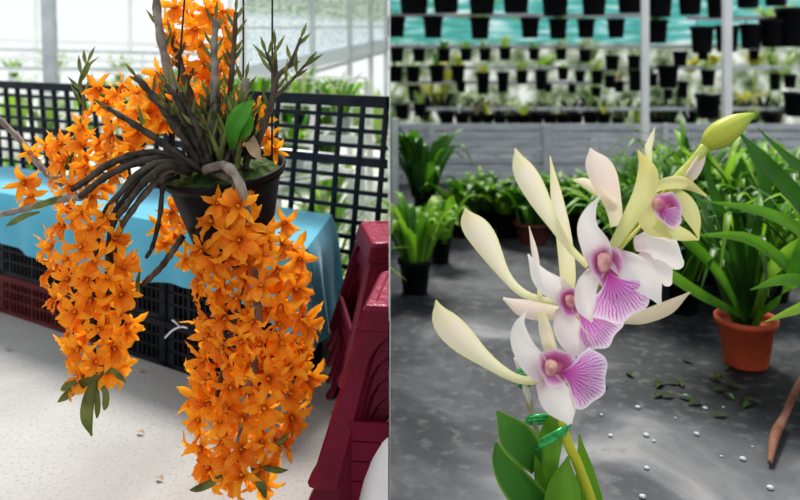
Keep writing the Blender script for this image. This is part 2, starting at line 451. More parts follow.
# ------------------------------------------------------------------ LEFT: stools
def cut(mb):
    bm = bmesh.new(); me = mb.mesh('t', [m_stool, m_stool_lit], smooth=False); bm.from_mesh(me)
    bmesh.ops.bisect_plane(bm, geom=bm.verts[:]+bm.edges[:]+bm.faces[:], plane_co=(-.003, 0, 0), plane_no=(1, 0, 0), clear_outer=True)
    out = MB(); bm.verts.ensure_lookup_table(); bm.verts.index_update()
    out.v = [v.co.copy() for v in bm.verts]; out.uv = [(.5, .5)]*len(out.v)
    out.f = [tuple(v.index for v in f.verts) for f in bm.faces]; out.mi = [f.material_index for f in bm.faces]
    bm.free(); bpy.data.meshes.remove(me)
    return out
def stool_parts(ctr, rot, ht, hb, h):
    Mx = Matrix.Translation(ctr) @ Matrix.Rotation(rot, 4, 'Z')
    def hw(z): return hb+(ht-hb)*z/h
    seat = MB()
    def sq(r, z, c=.09, n=4):
        vs = []
        for (sx, sy, a0) in ((1,1,0),(-1,1,PI/2),(-1,-1,PI),(1,-1,1.5*PI)):
            rc = r*c
            for k in range(n+1):
                a = a0+PI/2*k/n
                vs.append(Mx @ Vector((sx*(r-rc)+rc*math.cos(a), sy*(r-rc)+rc*math.sin(a), z)))
        return vs
    rings = [(hw(h-.045)+.001, h-.045), (hw(h-.045)+.002, h-.044), (hw(h-.012)+.002, h-.010), (ht-.001, h-.003), (ht-.006, h), (ht-.016, h), (ht-.019, h-.003), (ht*.62, h-.004), (ht*.58, h-.001), (ht*.3, h-.001), (ht*.27, h-.005)]
    N = 20; vs = []; fs = []
    for r, z in rings: vs += sq(r, z)
    for i in range(len(rings)-1):
        for k in range(N): fs.append((i*N+k, i*N+(k+1) % N, (i+1)*N+(k+1) % N, (i+1)*N+k))
    fs.append(tuple((len(rings)-1)*N+k for k in range(N)))
    seat.add(vs, fs)
    seat.mi = [0 if q < 3*N else 1 for q in range(len(fs))]  # skirt keeps the plain red, top takes the painted-light red
    legs = []
    for sx, sy in ((-1,-1),(-1,1),(1,-1),(1,1)):
        lg = MB(); rows = 14; vs = []
        for i in range(rows+1):
            z = (h-.03)*i/rows; w = hw(z)+(.006 if i == 0 else .0); f = z/(h-.03)
            wl = w*(.24+.03*f)
            if f > .74: wl += w*.74*(1-math.sqrt(max(0, 1-((f-.74)/.26)**2)))
            if f < .04: wl += .006
            rc = .022
            A = [(sx*(w), sy*(w-wl)), (sx*w, sy*(w-rc)), (sx*(w-rc*.3), sy*(w-rc*.3)), (sx*(w-rc), sy*w), (sx*(w-wl), sy*w)]
            for q in (0, 1):
                for (x, y) in A:
                    k = 1-q*(.010/w); vs.append(Mx @ Vector((x*k, y*k, z)))
        fs = []
        for i in range(rows):
            o = i*10; o2 = o+10
            for j in range(4):
                fs.append((o+j, o+j+1, o2+j+1, o2+j)); fs.append((o+5+j+1, o+5+j, o2+5+j, o2+5+j+1))
            fs.append((o+0, o2+0, o2+5, o+5)); fs.append((o+4, o+9, o2+9, o2+4))
        fs.append((0,5,6,1)); fs.append((1,6,7,2)); fs.append((2,7,8,3)); fs.append((3,8,9,4))
        lg.add(vs, fs); legs.append(lg)
    rungs = []
    zz = h*.30
    for sx, sy in ((-1,0),(0,-1),(0,1)):
        w = hw(zz)-.006; a = w*.80
        p = [Vector((sx*w-abs(sy)*a, sy*w-abs(sx)*a, zz)), Vector((sx*w+abs(sy)*a, sy*w+abs(sx)*a, zz))]
        rungs.append(MB().bar(Mx @ p[0], Mx @ p[1], .008, .034))
    return seat, legs, rungs
def stool_stack(ctr, rot, ht, hb, h, n, dz, names, grp, sticker=False):
    first = None
    for k in range(n):
        loc = ctr+Vector((0, 0, k*dz))
        if first is None:
            first = thing('plastic_stool', names[k], 'stool', loc, grp)
            seat, legs, rungs = stool_parts(ctr, rot, ht, hb, h)
            part('seat', cut(seat), [m_stool, m_stool_lit], first, False)
            for l in legs:
                c = cut(l)
                if c.v: part('leg', c, m_stool, first, False)
            for r in rungs:
                c = cut(r)
                if c.v: part('rung', c, m_stool, first, False)
        else:
            dup(first, loc, names[k], grp)
low = ['lowest', 'second from the bottom', 'third from the bottom', 'fourth from the bottom', 'topmost']
stool_stack(Vector((.083, 1.60, 0)), math.radians(-7), .116, .204, .30, 5, .036,
            ['dark red plastic stool in the nearer stack, '+q for q in low], 'red stools in the nearer stack')
stool_stack(Vector((.056, 1.985, 0)), math.radians(9), .116, .196, .30, 5, .043,
            ['dark red plastic stool in the farther stack beside the fence, '+q for q in low], 'red stools in the farther stack')
# tub
TY = 1.385
prof = [(.002, .0), (.115, 0), (.112, .04), (.10, .10), (.088, .15), (.074, .19), (.058, .222), (.040, .245), (.018, .258), (.002, .26)]
solo('plastic_tub', cut(MB().lathe(prof, 40, Matrix.Translation((.036, TY+.08, 0)) @ Matrix.Scale(.985, 4))), m_tub, 'white rounded plastic tub in front of the red stools', 'tub')

# ------------------------------------------------------------------ LEFT: hanging orchid
PD = 1.62
pc = P(224, 168, PD)
orch = thing('hanging_orchid', 'black hanging pot of orchid with long trailing sprays of orange flowers', 'orchid', pc-Vector((0,0,.19)))
tilt = Matrix.Translation(pc) @ Matrix.Rotation(math.radians(5.5), 4, Vector((0,-1,0))) @ Matrix.Rotation(math.radians(9), 4, 'X')
prof = [(.0005,-.183),(.068,-.185),(.072,-.18),(.112,-.022),(.1125,-.018),(.120,-.018),(.1255,-.004),(.1255,0.0),(.1205,.001),(.117,-.006),(.108,-.035)]
pot = part('pot', MB().lathe(prof, 48, tilt, close=False), m_black, orch)
mb = MB(); rr = random.Random(3); vs = []; rings = 7; seg = 28
for i in range(rings+1):
    for k in range(seg):
        r = .112*i/rings; a = 2*PI*k/seg
        vs.append(tilt @ Vector((r*math.cos(a), r*math.sin(a), -.022+.018*rr.random()+.018*(1-i/rings))))
mb.add(vs, [(i*seg+k, i*seg+(k+1) % seg, (i+1)*seg+(k+1) % seg, (i+1)*seg+k) for i in range(rings) for k in range(seg)])
part('moss', mb, m_soil, orch)
BEAMZ = 1.36
for px, py in ((243, 150), (272, 158), (171, 172)):
    a = P(px, py, PD+(-.02 if px != 243 else .10)); 
    b = Vector((pc.x+(a.x-pc.x)*.55, pc.y+.01, BEAMZ))
    if px in (243, 272): b = Vector((P(px, 0, PD).x, pc.y+.01, BEAMZ))
    part('hanger_wire', MB().tube([a, b], .0022, 6), m_wire, orch)
solo('overhead_pipe', MB().tube([(-.004, pc.y+.01, BEAMZ+.014), (-2.2, pc.y+.01, BEAMZ+.014)], .014, 12), m_steel, 'grey pipe overhead that carries the hanging orchid', 'pipe')

def cane(pts, r0, r1, mat, leaves=0, lscale=1.0, seed=0, leafmat=None, tipleaf=True):
    """pts: (px, py, depth); r in px"""
    w = [P(*p) for p in pts]
    n = 18; rads = [(r0+(r1-r0)*i/(len(w)-1))*PD/F for i in range(len(w))]
    pp, rv = resample(w, rads, n)
    rg = random.Random(seed)
    rv = [r*(1+.18*math.sin(i*2.4+seed)) for i, r in enumerate(rv)]
    c = part('cane', MB().tube(pp, rv, 8), mat, orch)
    if leaves:
        mb = MB()
        for k in range(leaves):
            f = .35+.65*(k+.5)/leaves; i = min(n-2, int(f*(n-1))); p = pp[i]
            t = (pp[i+1]-pp[i]).normalized(); s = 1 if k % 2 else -1
            dirv = (t*.9+Vector((s*.65, rg.uniform(-.4, .4), .1))).normalized()
            L = rg.uniform(.03, .05)*lscale
            q = [p, p+dirv*L*.5+Vector((0, 0, .002)), p+dirv*L+t*L*.12]
            mb.ribbon(q, [.002, .0085*lscale, .0012], nrm=(rg.uniform(-.5, .5), -1, rg.uniform(-.3, .5)), cup=.5, nu=4, nv=7)
        if tipleaf:
            t = (pp[-1]-pp[-2]).normalized()
            mb.ribbon([pp[-1]-t*.002, pp[-1]+t*.016*lscale, pp[-1]+t*.034*lscale], [.003, .008*lscale, .001], nrm=(0, -1, .2), cup=.6, nu=4, nv=7)
        part('leaves', mb, leafmat or m_leafolive, c)
    return c
D = PD
canes = [
 ([(203,166,D),(186,125,D-.01),(168,70,D),(158,20,D+.01),(156,-18,D+.01)], 4.8, 4.0, m_canegrey, 4),
 ([(213,166,D-.03),(212,120,D-.04),(215,80,D-.04),(214,50,D-.03),(216,18,D-.03)], 5.5, 3.2, m_canegrey, 9),
 ([(206,164,D+.02),(194,110,D+.03),(182,70,D+.04),(172,36,D+.05)], 5, 3.2, m_cane, 5),
 ([(226,166,D),(236,125,D),(242,100,D),(246,78,D)], 5, 4.2, m_canegrey, 5),
 ([(222,164,D+.03),(228,110,D+.03),(233,60,D+.03),(236,12,D+.03)], 3.6, 2.4, m_cane, 12),
 ([(252,158,D),(262,130,D-.01),(271,105,D-.02),(277,78,D-.02),(290,64,D-.02),(301,38,D-.02)], 4.6, 1.6, m_cane, 6),
 ([(275,92,D-.02),(272,70,D-.02),(266,52,D-.02)], 2.2, 1.3, m_cane, 4),
 ([(276,80,D-.02),(276,66,D-.01),(275,46,D-.01)], 2.2, 1.3, m_cane, 2),
 ([(274,98,D-.02),(290,82,D-.02),(306,64,D-.02)], 2.2, 1.2, m_cane, 4),
 ([(205,170,D-.04),(185,140,D-.06),(160,105,D-.06),(136,76,D-.05)], 4.5, 3, m_canedark, 5),
 ([(203,172,D-.05),(170,148,D-.07),(140,128,D-.08),(108,108,D-.08)], 4.2, 2.6, m_canedark, 3),
 ([(208,168,D-.05),(190,128,D-.07),(178,100,D-.08),(166,84,D-.08)], 4, 2.4, m_canedark, 4),
 ([(212,168,D-.06),(200,135,D-.08),(190,112,D-.08),(181,92,D-.08)], 3.6, 2.2, m_canedark, 4),
 ([(218,168,D-.05),(224,140,D-.07),(232,118,D-.08),(238,100,D-.08)], 3.4, 2, m_leafolive, 4),
 ([(188,166,D-.06),(160,153,D-.09),(125,157,D-.11),(98,172,D-.11),(72,190,D-.10)], 3.6, 3.0, m_canedark, 0),
 ([(188,168,D-.06),(162,158,D-.10),(130,165,D-.12),(104,178,D-.12),(80,197,D-.11)], 3.8, 3.2, m_canedark, 0),
 ([(186,169,D-.05),(166,160,D-.09),(134,158,D-.10),(104,166,D-.10),(84,184,D-.09)], 3.4, 2.8, m_cane, 0),
 ([(188,170,D-.08),(165,162,D-.12),(140,172,D-.14),(118,196,D-.14),(100,224,D-.11),(92,300,D-.06),(95,370,D-.06)], 3.8, 2.2, m_canedark, 0),
 ([(190,172,D-.08),(168,166,D-.13),(148,178,D-.15),(126,206,D-.14),(110,234,D-.11),(106,310,D-.06),(100,385,D-.06)], 4.0, 2.2, m_canedark, 0),
 ([(190,173,D-.07),(170,169,D-.11),(152,186,D-.13),(136,205,D-.13),(118,234,D-.11),(112,270,D-.07)], 3.8, 2.6, m_cane, 0),
 ([(188,171,D-.05),(164,164,D-.08),(140,178,D-.10),(120,204,D-.10),(104,228,D-.09)], 3.6, 2.6, m_canedark, 0),
 ([(178,176,D-.05),(164,184,D-.08),(160,215,D-.08),(153,245,D-.07),(146,258,D-.07)], 2.8, 2.0, m_canedark, 0),
 ([(143,284,D-.04),(160,268,D-.05),(172,252,D-.05),(183,236,D-.03)], 3, 3.2, m_cane, 0),
 ([(62,184,D-.05),(42,168,D-.02),(20,140,D),(-6,114,D+.02)], 3.6, 3, m_canegrey, 0),
 ([(86,196,D-.10),(56,200,D-.08),(28,208,D-.06),(-6,216,D-.04)], 3.8, 3, m_canegrey, 0),
 ([(66,170,D-.05),(84,110,D-.02),(80,82,D-.02),(88,62,D-.01)], 2.2, 1.4, m_leafolive, 7),
 ([(206,170,D-.08),(224,165,D-.13),(237,178,D-.17),(245,202,D-.17),(253,250,D-.10),(258,310,D-.06),(254,365,D-.06),(244,420,D-.07),(234,470,D-.09)], 4.6, 3.6, m_canegrey, 0),
 ([(210,172,D-.06),(232,180,D-.14),(240,200,D-.15),(246,260,D-.07),(232,330,D-.06),(216,400,D-.08)], 4, 2.4, m_cane, 0),
]
for i, (pts, r0, r1, m, lv) in enumerate(canes): cane(pts, r0, r1, m, lv, 1.0, i)
# dark tangle of short canes at the crown
for i in range(24):
    x = R.uniform(196, 246); ang = R.uniform(-.55, .45); L = R.uniform(40, 80)
    cane([(x, 170, D-R.uniform(0, .06)), (x+ang*L*.5, 170-L*.55, D-R.uniform(0, .07)), (x+ang*L, 170-L, D-R.uniform(0, .08))], 3.4, 1.6, R.choice([m_canedark, m_cane, m_leafolive]), 5, .9, 40+i)
def leaf_px(parent, pts, widths, mat, cup=.4, name='leaf', nrm=(0,-1,.15), rolls=None, **k):
    w = [P(*p) for p in pts]
    return part(name, MB().ribbon(w, [x*pts[0][2]/F for x in widths], nrm=nrm, cup=cup, rolls=rolls, **k), mat, parent)
leaf_px(orch, [(232,150,D-.06),(234,128,D-.09),(243,112,D-.10),(254,100,D-.09)], [5,17,18,2], m_leafgreen)
leaf_px(orch, [(236,134,D-.06),(246,128,D-.09),(252,116,D-.09)], [6,16,5], m_leafgreen)
leaf_px(orch, [(256,152,D-.06),(250,140,D-.07),(256,152,D-.08),(262,160,D-.09)], [3,12,12,2], m_dry)
for pts, w in ((([(97,372,1.47),(90,398,1.46),(88,418,1.45),(92,436,1.45)]), [4,13,13,2]),
               ([(100,376,1.47),(84,382,1.46),(68,386,1.46),(61,390,1.46)], [3,9,9,2]),
               ([(96,378,1.47),(78,388,1.46),(66,396,1.46),(58,402,1.46)], [3,8,8,2]),
               ([(100,374,1.47),(112,370,1.46),(120,376,1.46),(126,382,1.46)], [3,5,6,2]),
               ([(98,380,1.47),(106,392,1.46),(106,404,1.46),(104,410,1.46)], [3,7,7,2]),
               ([(96,380,1.47),(98,398,1.46),(98,410,1.46),(97,418,1.46)], [3,6,6,2]),
               ([(40,212,1.53),(25,216,1.53),(14,222,1.53),(6,226,1.53)], [2,6,6,1]),
               ([(62,196,1.5),(50,202,1.5),(38,206,1.5),(32,208,1.5)], [2,6,6,1]),
               ([(232,470,1.5),(212,482,1.5),(198,488,1.5),(190,490,1.5)], [3,8,7,2]),
               ([(250,460,1.5),(258,476,1.5),(263,488,1.5),(266,498,1.5)], [3,10,9,2]),
               ([(262,440,1.5),(274,446,1.5),(282,440,1.5),(290,432,1.5)], [2,5,6,1]),
               ([(256,464,1.5),(268,468,1.5),(280,470,1.5),(288,470,1.5)], [2,6,6,1]),
               ([(140,270,1.56),(138,285,1.55),(141,298,1.55)], [2,5,1])):
    leaf_px(orch, pts, w, m_leafolive, cup=.5)

# orange flower meshes (unit size, facing local +Z, dorsal sepal along +Y)
def flower_mesh(seed, openness):
    rg = random.Random(seed); mb = MB()
    for k, (ang, L, W) in enumerate(((90, 1.0, .31), (90+72, .98, .37), (90-72, .98, .37), (90+142, .95, .32), (90-142, .95, .32))):
        a = math.radians(ang+rg.uniform(-7, 7)); d = Vector((math.cos(a), math.sin(a), 0))
        op = openness+rg.uniform(-.25, .25); tipz = rg.uniform(-.35, .25)
        pts = [Vector((0,0,0))+d*.05, d*L*.35+Vector((0,0,op*.26)), d*L*.70+Vector((0,0,op*.40)), d*L+Vector((0,0,op*.40+tipz))]
        mb.ribbon(pts, [.14, W*1.02, W*.92, .03], nrm=(0,0,1), cup=rg.uniform(.2, .7), nu=4, nv=8, rolls=[0, rg.uniform(-18, 18), rg.uniform(-35, 35), rg.uniform(-40, 40)], ruffle=.035)
    lp = MB()
    lp.ribbon([Vector((0,.03,.03)), Vector((0,-.16,.20)), Vector((0,-.40,.30)), Vector((0,-.66,.20)), Vector((0,-.78,.08))], [.20, .40, .56, .44, .06], nrm=(0,0,1), cup=.65, nu=6, nv=10, ruffle=.05, rf=12)
    lp.tube([(0,.02,.02), (0,.03,.15), (0,-.01,.25)], [.07, .085, .04], 6)
    return mb, lp
kinds = []
for i, op in enumerate((.15, .6, 1.05, -.25, .45, .85, .3, 1.25)):
    a, b = flower_mesh(100+i, op)
    kinds.append((a, b, a.mesh('orange_flower', m_orange), b.mesh('orange_lip', m_orangelip)))
spots = []   # (px,py,depth,size,normal,prio)
def zone(rows, mind, depth, bulge, size, face, seed, prio=0, tries=4000):
    rg = random.Random(seed); ys = [r[0] for r in rows]; got = []
    for _ in range(tries):
        y = rg.uniform(ys[0], ys[-1])
        for (a, b) in zip(rows, rows[1:]):
            if a[0] <= y <= b[0]:
                t = (y-a[0])/(b[0]-a[0]); x0 = a[1]+(b[1]-a[1])*t; x1 = a[2]+(b[2]-a[2])*t; break
        x = rg.uniform(x0, x1)
        if any((x-g[0])**2+(y-g[1])**2 < mind*mind for g in got): continue
        got.append((x, y)); u = (x-(x0+x1)/2)/max(1, (x1-x0)/2)
        d = depth-bulge*math.sqrt(max(0, 1-u*u))+rg.uniform(-.015, .015)
        nrm = Vector((u*1.0+rg.uniform(-.85, .85), -1+rg.uniform(-.2, .5), face+rg.uniform(-.85, .55))).normalized()
        spots.append((x, y, d, size*rg.uniform(.82, 1.2), nrm, prio))
S2 = [(196,216,244),(206,213,252),(222,212,262),(238,206,276),(250,196,290),(290,204,296),(330,208,306),(370,204,306),(395,194,304),(420,190,290),(450,200,274),(480,216,262)]
S1 = [(208,62,104),(232,52,118),(262,50,124),(290,54,126),(320,70,128),(350,72,124),(378,80,106)]
S0 = [(86,98,150),(104,92,152),(128,72,150),(150,52,128),(172,52,118),(190,62,100),(206,66,90)]
ST = [(6,184,222),(22,172,232),(48,168,228),(80,158,226),(104,158,228),(124,162,224)]
zone(S2, 17.5, 1.55, .075, .040, .1, 1, 0)
zone(S1, 17.5, 1.52, .06, .037, .1, 2, 0)
zone(S0, 17, 1.60, .03, .036, .3, 3, 0)
zone(ST, 15.5, 1.69, .02, .038, .3, 4, 1)
zone(ST, 20, 1.73, .0, .040, .3, 14, 2)
zone(S2[3:], 17, 1.60, .0, .045, .0, 5, 2)
zone(S1, 19, 1.56, .0, .043, .0, 6, 2)
zone(S0, 20, 1.66, .0, .036, .1, 7, 2)
for x, y, d, s in ((24,182,1.58,.040),(32,196,1.58,.034),(46,146,1.60,.030),(30,152,1.61,.026),(160,226,1.72,.036),(172,212,1.72,.036),(182,200,1.74,.036),(166,244,1.72,.034),(180,222,1.74,.03),(186,258,1.70,.034),
                   (176,236,1.74,.03),(262,122,1.66,.034),(270,138,1.66,.034),(276,150,1.64,.03),(258,108,1.67,.03),(217,204,1.48,.034),(239,206,1.44,.044),(240,240,1.44,.046),(284,222,1.50,.036),(300,258,1.52,.036),(238,140,1.68,.034),(205,100,1.70,.04),(176,8,1.68,.044),(210,16,1.68,.046),(70,152,1.6,.034)):
    nrm = Vector((R.uniform(-.4, .4), -1, R.uniform(-.1, .5))).normalized()
    spots.append((x, y, d, s, nrm, 0 if d < 1.7 else 1))
spots.sort(key=lambda q: (q[5], -q[3]/q[2]))
def fmat(sp, rg):
    x, y, d, s, n, pr = sp
    q = n.to_track_quat('Z', 'Y'); roll = rg.gauss(0, .8)
    loc = P(x, y, d)
    return Matrix.LocRotScale(loc, q @ Quaternion((0,0,1), roll), Vector((s, s, s)))
rg = random.Random(21); stuff = MB(); nflow = 0
for i, sp in enumerate(spots):
    mt = fmat(sp, rg); a, b, ma, mbm = kinds[rg.randrange(len(kinds))]
    if i < 100:
        o = bpy.data.objects.new('flower', ma); C.objects.link(o); o.parent = orch
        loc, rot, sc = mt.decompose(); o.location = loc-origin_of(orch); o.rotation_mode = 'QUATERNION'; o.rotation_quaternion = rot; o.scale = sc
        l = bpy.data.objects.new('lip', mbm); C.objects.link(l); l.parent = o
    else:
        stuff.add([mt @ v for v in a.v], a.f, a.uv, 0); stuff.add([mt @ v for v in b.v], b.f, b.uv, 1)
so = part('flowers', stuff, [m_orange, m_orangelip], orch); so['kind'] = 'stuff'
print('orange flowers', len(spots))

# small debris on the white floor
for i, (x, y, s, lb) in enumerate(((9,348,7,'by the maroon crate'),(141,432,7,'between the two hanging sprays'),(160,478,6,'left of the big spray tip'),(142,370,6,'close to the crates'))):
    a = onfloor(x-s/2, y, .004); b = onfloor(x+s/2, y+2, .004)
    solo('dry_petal', MB().ribbon([a, (a+b)/2+Vector((0,0,.004)), b], [.003, .011, .002], nrm=(0,0,1), cup=.4, nu=4, nv=6), m_dry, 'small dry brown petal on the white floor '+lb, 'petal', 'dry petals on the white floor')

# ------------------------------------------------------------------ LEFT: beyond the fence
def clump(mb, ctr, n, L, spread, w, seed, up=1.0, mi=None, nmat=1, droop=.5):
    rg = random.Random(seed)
    for i in range(n):
        a = rg.uniform(0, 2*PI); l = L*rg.uniform(.55, 1.1); sp = spread*rg.uniform(.3, 1.0)
        d = Vector((math.cos(a), math.sin(a), 0)); b = ctr+d*w*rg.uniform(.2, 1.5)
        pts = [b, b+d*sp*.35*l+Vector((0,0,up*l*.5)), b+d*sp*.8*l+Vector((0,0,up*l*(.88-droop*.15))), b+d*sp*1.25*l+Vector((0,0,up*l*(1-droop*rg.uniform(.1,.9))))]
        mb.ribbon(pts, [w*.6, w, w*.9, w*.1], nrm=(d.x*-.5, d.y*-.5, 1) if sp > .25 else (rg.uniform(-1,1), -1, .3), cup=.35, nu=2, nv=7, mi=rg.randrange(nmat) if mi is None else mi)
def bench(name_lbl, a, b, depthv, z, seed, dense=5, slat=.09):
    a = Vector(a); b = Vector(b); dv = Vector(depthv)
    t = thing('plant_bench', name_lbl, 'bench', (a+b)/2)
    fr = MB(); up = Vector((0,0,z))
    for q in (Vector((0,0,0)), dv): fr.bar(a+up+q, b+up+q, .03, .03)
    n = max(2, int((b-a).length/slat))
    for i in range(n+1):
        p = a.lerp(b, i/n)+up; fr.bar(p, p+dv, .012, .012)
    for k in range(3):
        q = a.lerp(b, k/2)+dv*.5; fr.bar(q+up, q+up*1.0+Vector((0,0,.26)), .014, .014, up=(0,1,0))
    for zz in (.13, .26): fr.bar(a+dv*.5+up+Vector((0,0,zz)), b+dv*.5+up+Vector((0,0,zz)), .012, .012)
    part('frame', fr, m_bright, t, False)
    for q in (a, b, a+dv, b+dv): part('leg', MB().bar(q+Vector((0,0,-.02)), q+up, .025, .025, up=(0,1,0)), m_bright, t, False)
    return t
benches = [
 ('white pipe bench among plants, nearest behind the right end of the fence', (-.42,3.0,0), (-1.5,4.1,0), (.26,.30,0), .40, 1),
 ('white pipe bench behind the middle of the fence', (-.90,4.0,0), (-2.05,5.0,0), (.25,.35,0), .50, 2),
 ('white pipe bench behind the left part of the fence, nearest one', (-1.7,3.7,0), (-3.2,4.7,0), (.3,.4,0), .42, 3),
 ('white pipe bench behind the left part of the fence, farther one', (-1.9,5.2,0), (-4.0,6.2,0), (.4,.6,0), .60, 4),
 ('white pipe bench right behind the fence at the divider, before the netting', (-.12,3.45,0), (-.95,3.75,0), (.02,.40,0), .52, 5)]
rgp = random.Random(77); BN = ['', 'bench nearest behind the fence', 'bench behind the fence middle', 'nearer bench at the left', 'farther bench at the left', 'bench at the divider before the netting']
adj = ['small', 'bushy', 'tall', 'spreading', 'low']
for lb, a, b, dv, z, sd in benches:
    t = bench(lb, a, b, dv, z, sd)
    for k in range(4):
        p = Vector(a).lerp(Vector(b), (k+.5)/4)+Vector(dv)*rgp.uniform(.3, .7)+Vector((0,0,z+.008))
        g = thing('potted_orchid', 'leafy potted plant, %s from the right, on the %s' % (ORD[k], BN[sd]), 'plant', p, 'potted plants on the white benches')
        part('pot', MB().lathe([(.03,0),(.042,.07),(.045,.075),(.038,.07)], 12, Matrix.Translation(p)), m_black if k % 2 else m_steel, g)
        mb = MB(); clump(mb, p+Vector((0,0,.06)), 22, rgp.uniform(.16, .26), .7, .022, rgp.randrange(9999), nmat=3)
        part('foliage', mb, [GREENS[0], GREENS[4], GREENS[2]], g)
for i, (x, y, hh) in enumerate(((-.25,2.86,.36),(-.55,3.1,.34),(-.30,3.7,.32),(-.9,3.2,.30),(-.75,3.75,.3),(-1.7,3.9,.3),(-2.4,4.0,.3),(-.35,4.35,.40),(-.25,2.72,.30),(-1.25,4.75,.4),(-3.2,5.4,.4),(-2.3,5.0,.35))):
    mb = MB(); clump(mb, Vector((x, y, -.02)), 34, hh, .85, .03, 300+i, nmat=3)
    solo('garden_plant', mb, [GREENS[0], GREENS[4], GREENS[2]], 'light green strap-leaved plant on the ground behind the fence, %s from the front' % ORD[i], 'plant', 'plants on the ground behind the fence')
# frame wall with netting
def Mblue():
    m, nt, bs, out = base('pale_blue_netting')
    tc = nt.nodes.new('ShaderNodeTexCoord'); sp = nt.nodes.new('ShaderNodeSeparateXYZ'); nt.links.new(tc.outputs['Object'], sp.inputs[0])
    c = ramp(nt, noise(nt, 26, 5, stretch=(1, 1, 3)), [(.36, (.55, .72, .86)), (.48, (.80, .90, .95)), (.58, (.97, .98, .99))])
    g = ramp(nt, noise(nt, 20, 5, stretch=(1, 1, 3)), [(.40, (.34, .46, .36)), (.60, (.70, .78, .70))])
    f = ramp(nt, mathn(nt, 'MULTIPLY', sp.outputs[2], .5), [(.535, (0,0,0)), (.56, (1,1,1))])
    finish(nt, bs, out, mixc(nt, f, c, g), .8, .62, .2)
    return m
A0 = Vector((P(244,0,4.2).x, 4.2, 0)); A1 = Vector((-.03, 5.9, 0))
za, zb = .775, .935
net = MB(); nn = 16
nv_ = []
for i in range(nn+1):
    p = A0.lerp(A1, i/nn); z0 = za+(zb-za)*i/nn
    nv_ += [p+Vector((0,0,z0)), p+Vector((0,0,1.75))]
net.add(nv_, [(2*i, 2*i+2, 2*i+3, 2*i+1) for i in range(nn)])
gw = thing('greenhouse', 'white greenhouse side with sloped beam and pale blue netting above the fence', 'greenhouse', A0)
part('netting', net, Mblue(), gw)
part('sloped_beam', MB().bar(A0+Vector((0,0,za)), A1+Vector((0,0,zb)), .05, .085), m_bright, gw, False)
part('sloped_beam', MB().bar(A0+Vector((0,0,za-.09)), A1+Vector((0,0,zb-.05)), .03, .02), m_bright, gw, False)
for px in (244, 313, 350, 371, 386):
    # solve for the place along the wall
    k = (px-CX)/F; d = A1-A0; s = (k*A0.y-A0.x)/(d.x-k*d.y); p = A0+d*max(0, min(1, s))+Vector((0,-.04,0))
    part('post', MB().bar(p+Vector((0,0,-.02)), p+Vector((0,0,1.75)), .035, .035, up=(0,1,0)), m_bright, gw, False)
for y0, y1 in ((28, 27), (2, 4)):
    part('rail', MB().bar(A0+Vector((0,-.02,H+(CY-y0)/F*4.2)), A1+Vector((0,-.02,H+(CY-y1)/F*5.9)), .012, .012), m_bright, gw, False)
# left grey post and truss
pp_ = P(52, 100, 4.3)
solo('greenhouse_post', MB().bar((pp_.x+.02, 4.3, -.02), (pp_.x-.03, 4.3, 1.5), .06, .06, up=(0,1,0)), m_steel, 'grey square post behind the left part of the fence', 'post', smooth=False)
for i, (y0, y1, Y) in enumerate(((38,47,6.2),(48,55,5.6),(56,64,5.2),(68,70,4.8))):
    a = P(-60, y0, Y+.6); b = P(240, y1, Y)
    solo('roof_rail', MB().bar(a, b, .02, .022), m_steel if i % 2 else m_white, 'thin pale horizontal rail across the white sky above the left fence, %s from the top' % ORD[i], 'rail', 'rails behind the left fence', smooth=False)
for i, px in enumerate((36, 130, 230)):
    p = P(px, 60, 6.8)
    solo('rail_post', MB().bar((p.x, 6.8, -.02), (p.x, 6.8, 1.6), .03, .03, up=(0,1,0)), m_white, 'slim white post in the bright background, %s from the left' % ORD[i], 'post', 'slim posts in the left background', smooth=False)
hg = MB()
for i in range(26): clump(hg, Vector((-4.6+i*.18, 7.9+R.uniform(-.2, .5), -.02)), 16, R.uniform(.45, .75), .6, .05, 700+i, nmat=2)
hg2 = MB()
for i in range(34): clump(hg2, Vector((-.46-(i % 17)*.068, 5.55+(i//17)*.4+(i % 17)*-.02+R.uniform(-.1, .1), -.02)), 34, R.uniform(.60, .86), .33, .030, 760+i, nmat=3)
solo('hedge', hg2, [GREENS[0], GREENS[4], GREENS[1]], 'mottled green hedge under the sloped white beam beyond the fence', 'hedge', kind='stuff')
solo('hedge', hg, [GREENS[4], GREENS[2]], 'pale green hedge far behind the fence and benches', 'hedge', kind='stuff')

# ------------------------------------------------------------------ RIGHT: pale orchid
OD = 1.25
base_pt = Vector((P(580, 500, OD).x, OD, 0))
po = thing('orchid', 'pale cream and pink orchid with purple veined lips in the right foreground', 'orchid', base_pt)
def W(p): return P(p[0], p[1], OD+p[2])
def rib(pts, widths, cup=.3, rolls=None, nu=8, nv=22, ruffle=0, mi=0, mb=None, nrm=(0,-1,0)):
    mb = mb or MB()
    pts = [p if len(p) == 3 else (p[0], p[1], 0) for p in pts]
    return mb.ribbon([W(p) for p in pts], [w*OD/F for w in widths], nrm=nrm, cup=cup, rolls=rolls, nu=nu, nv=nv, ruffle=ruffle*OD/F, mi=mi)
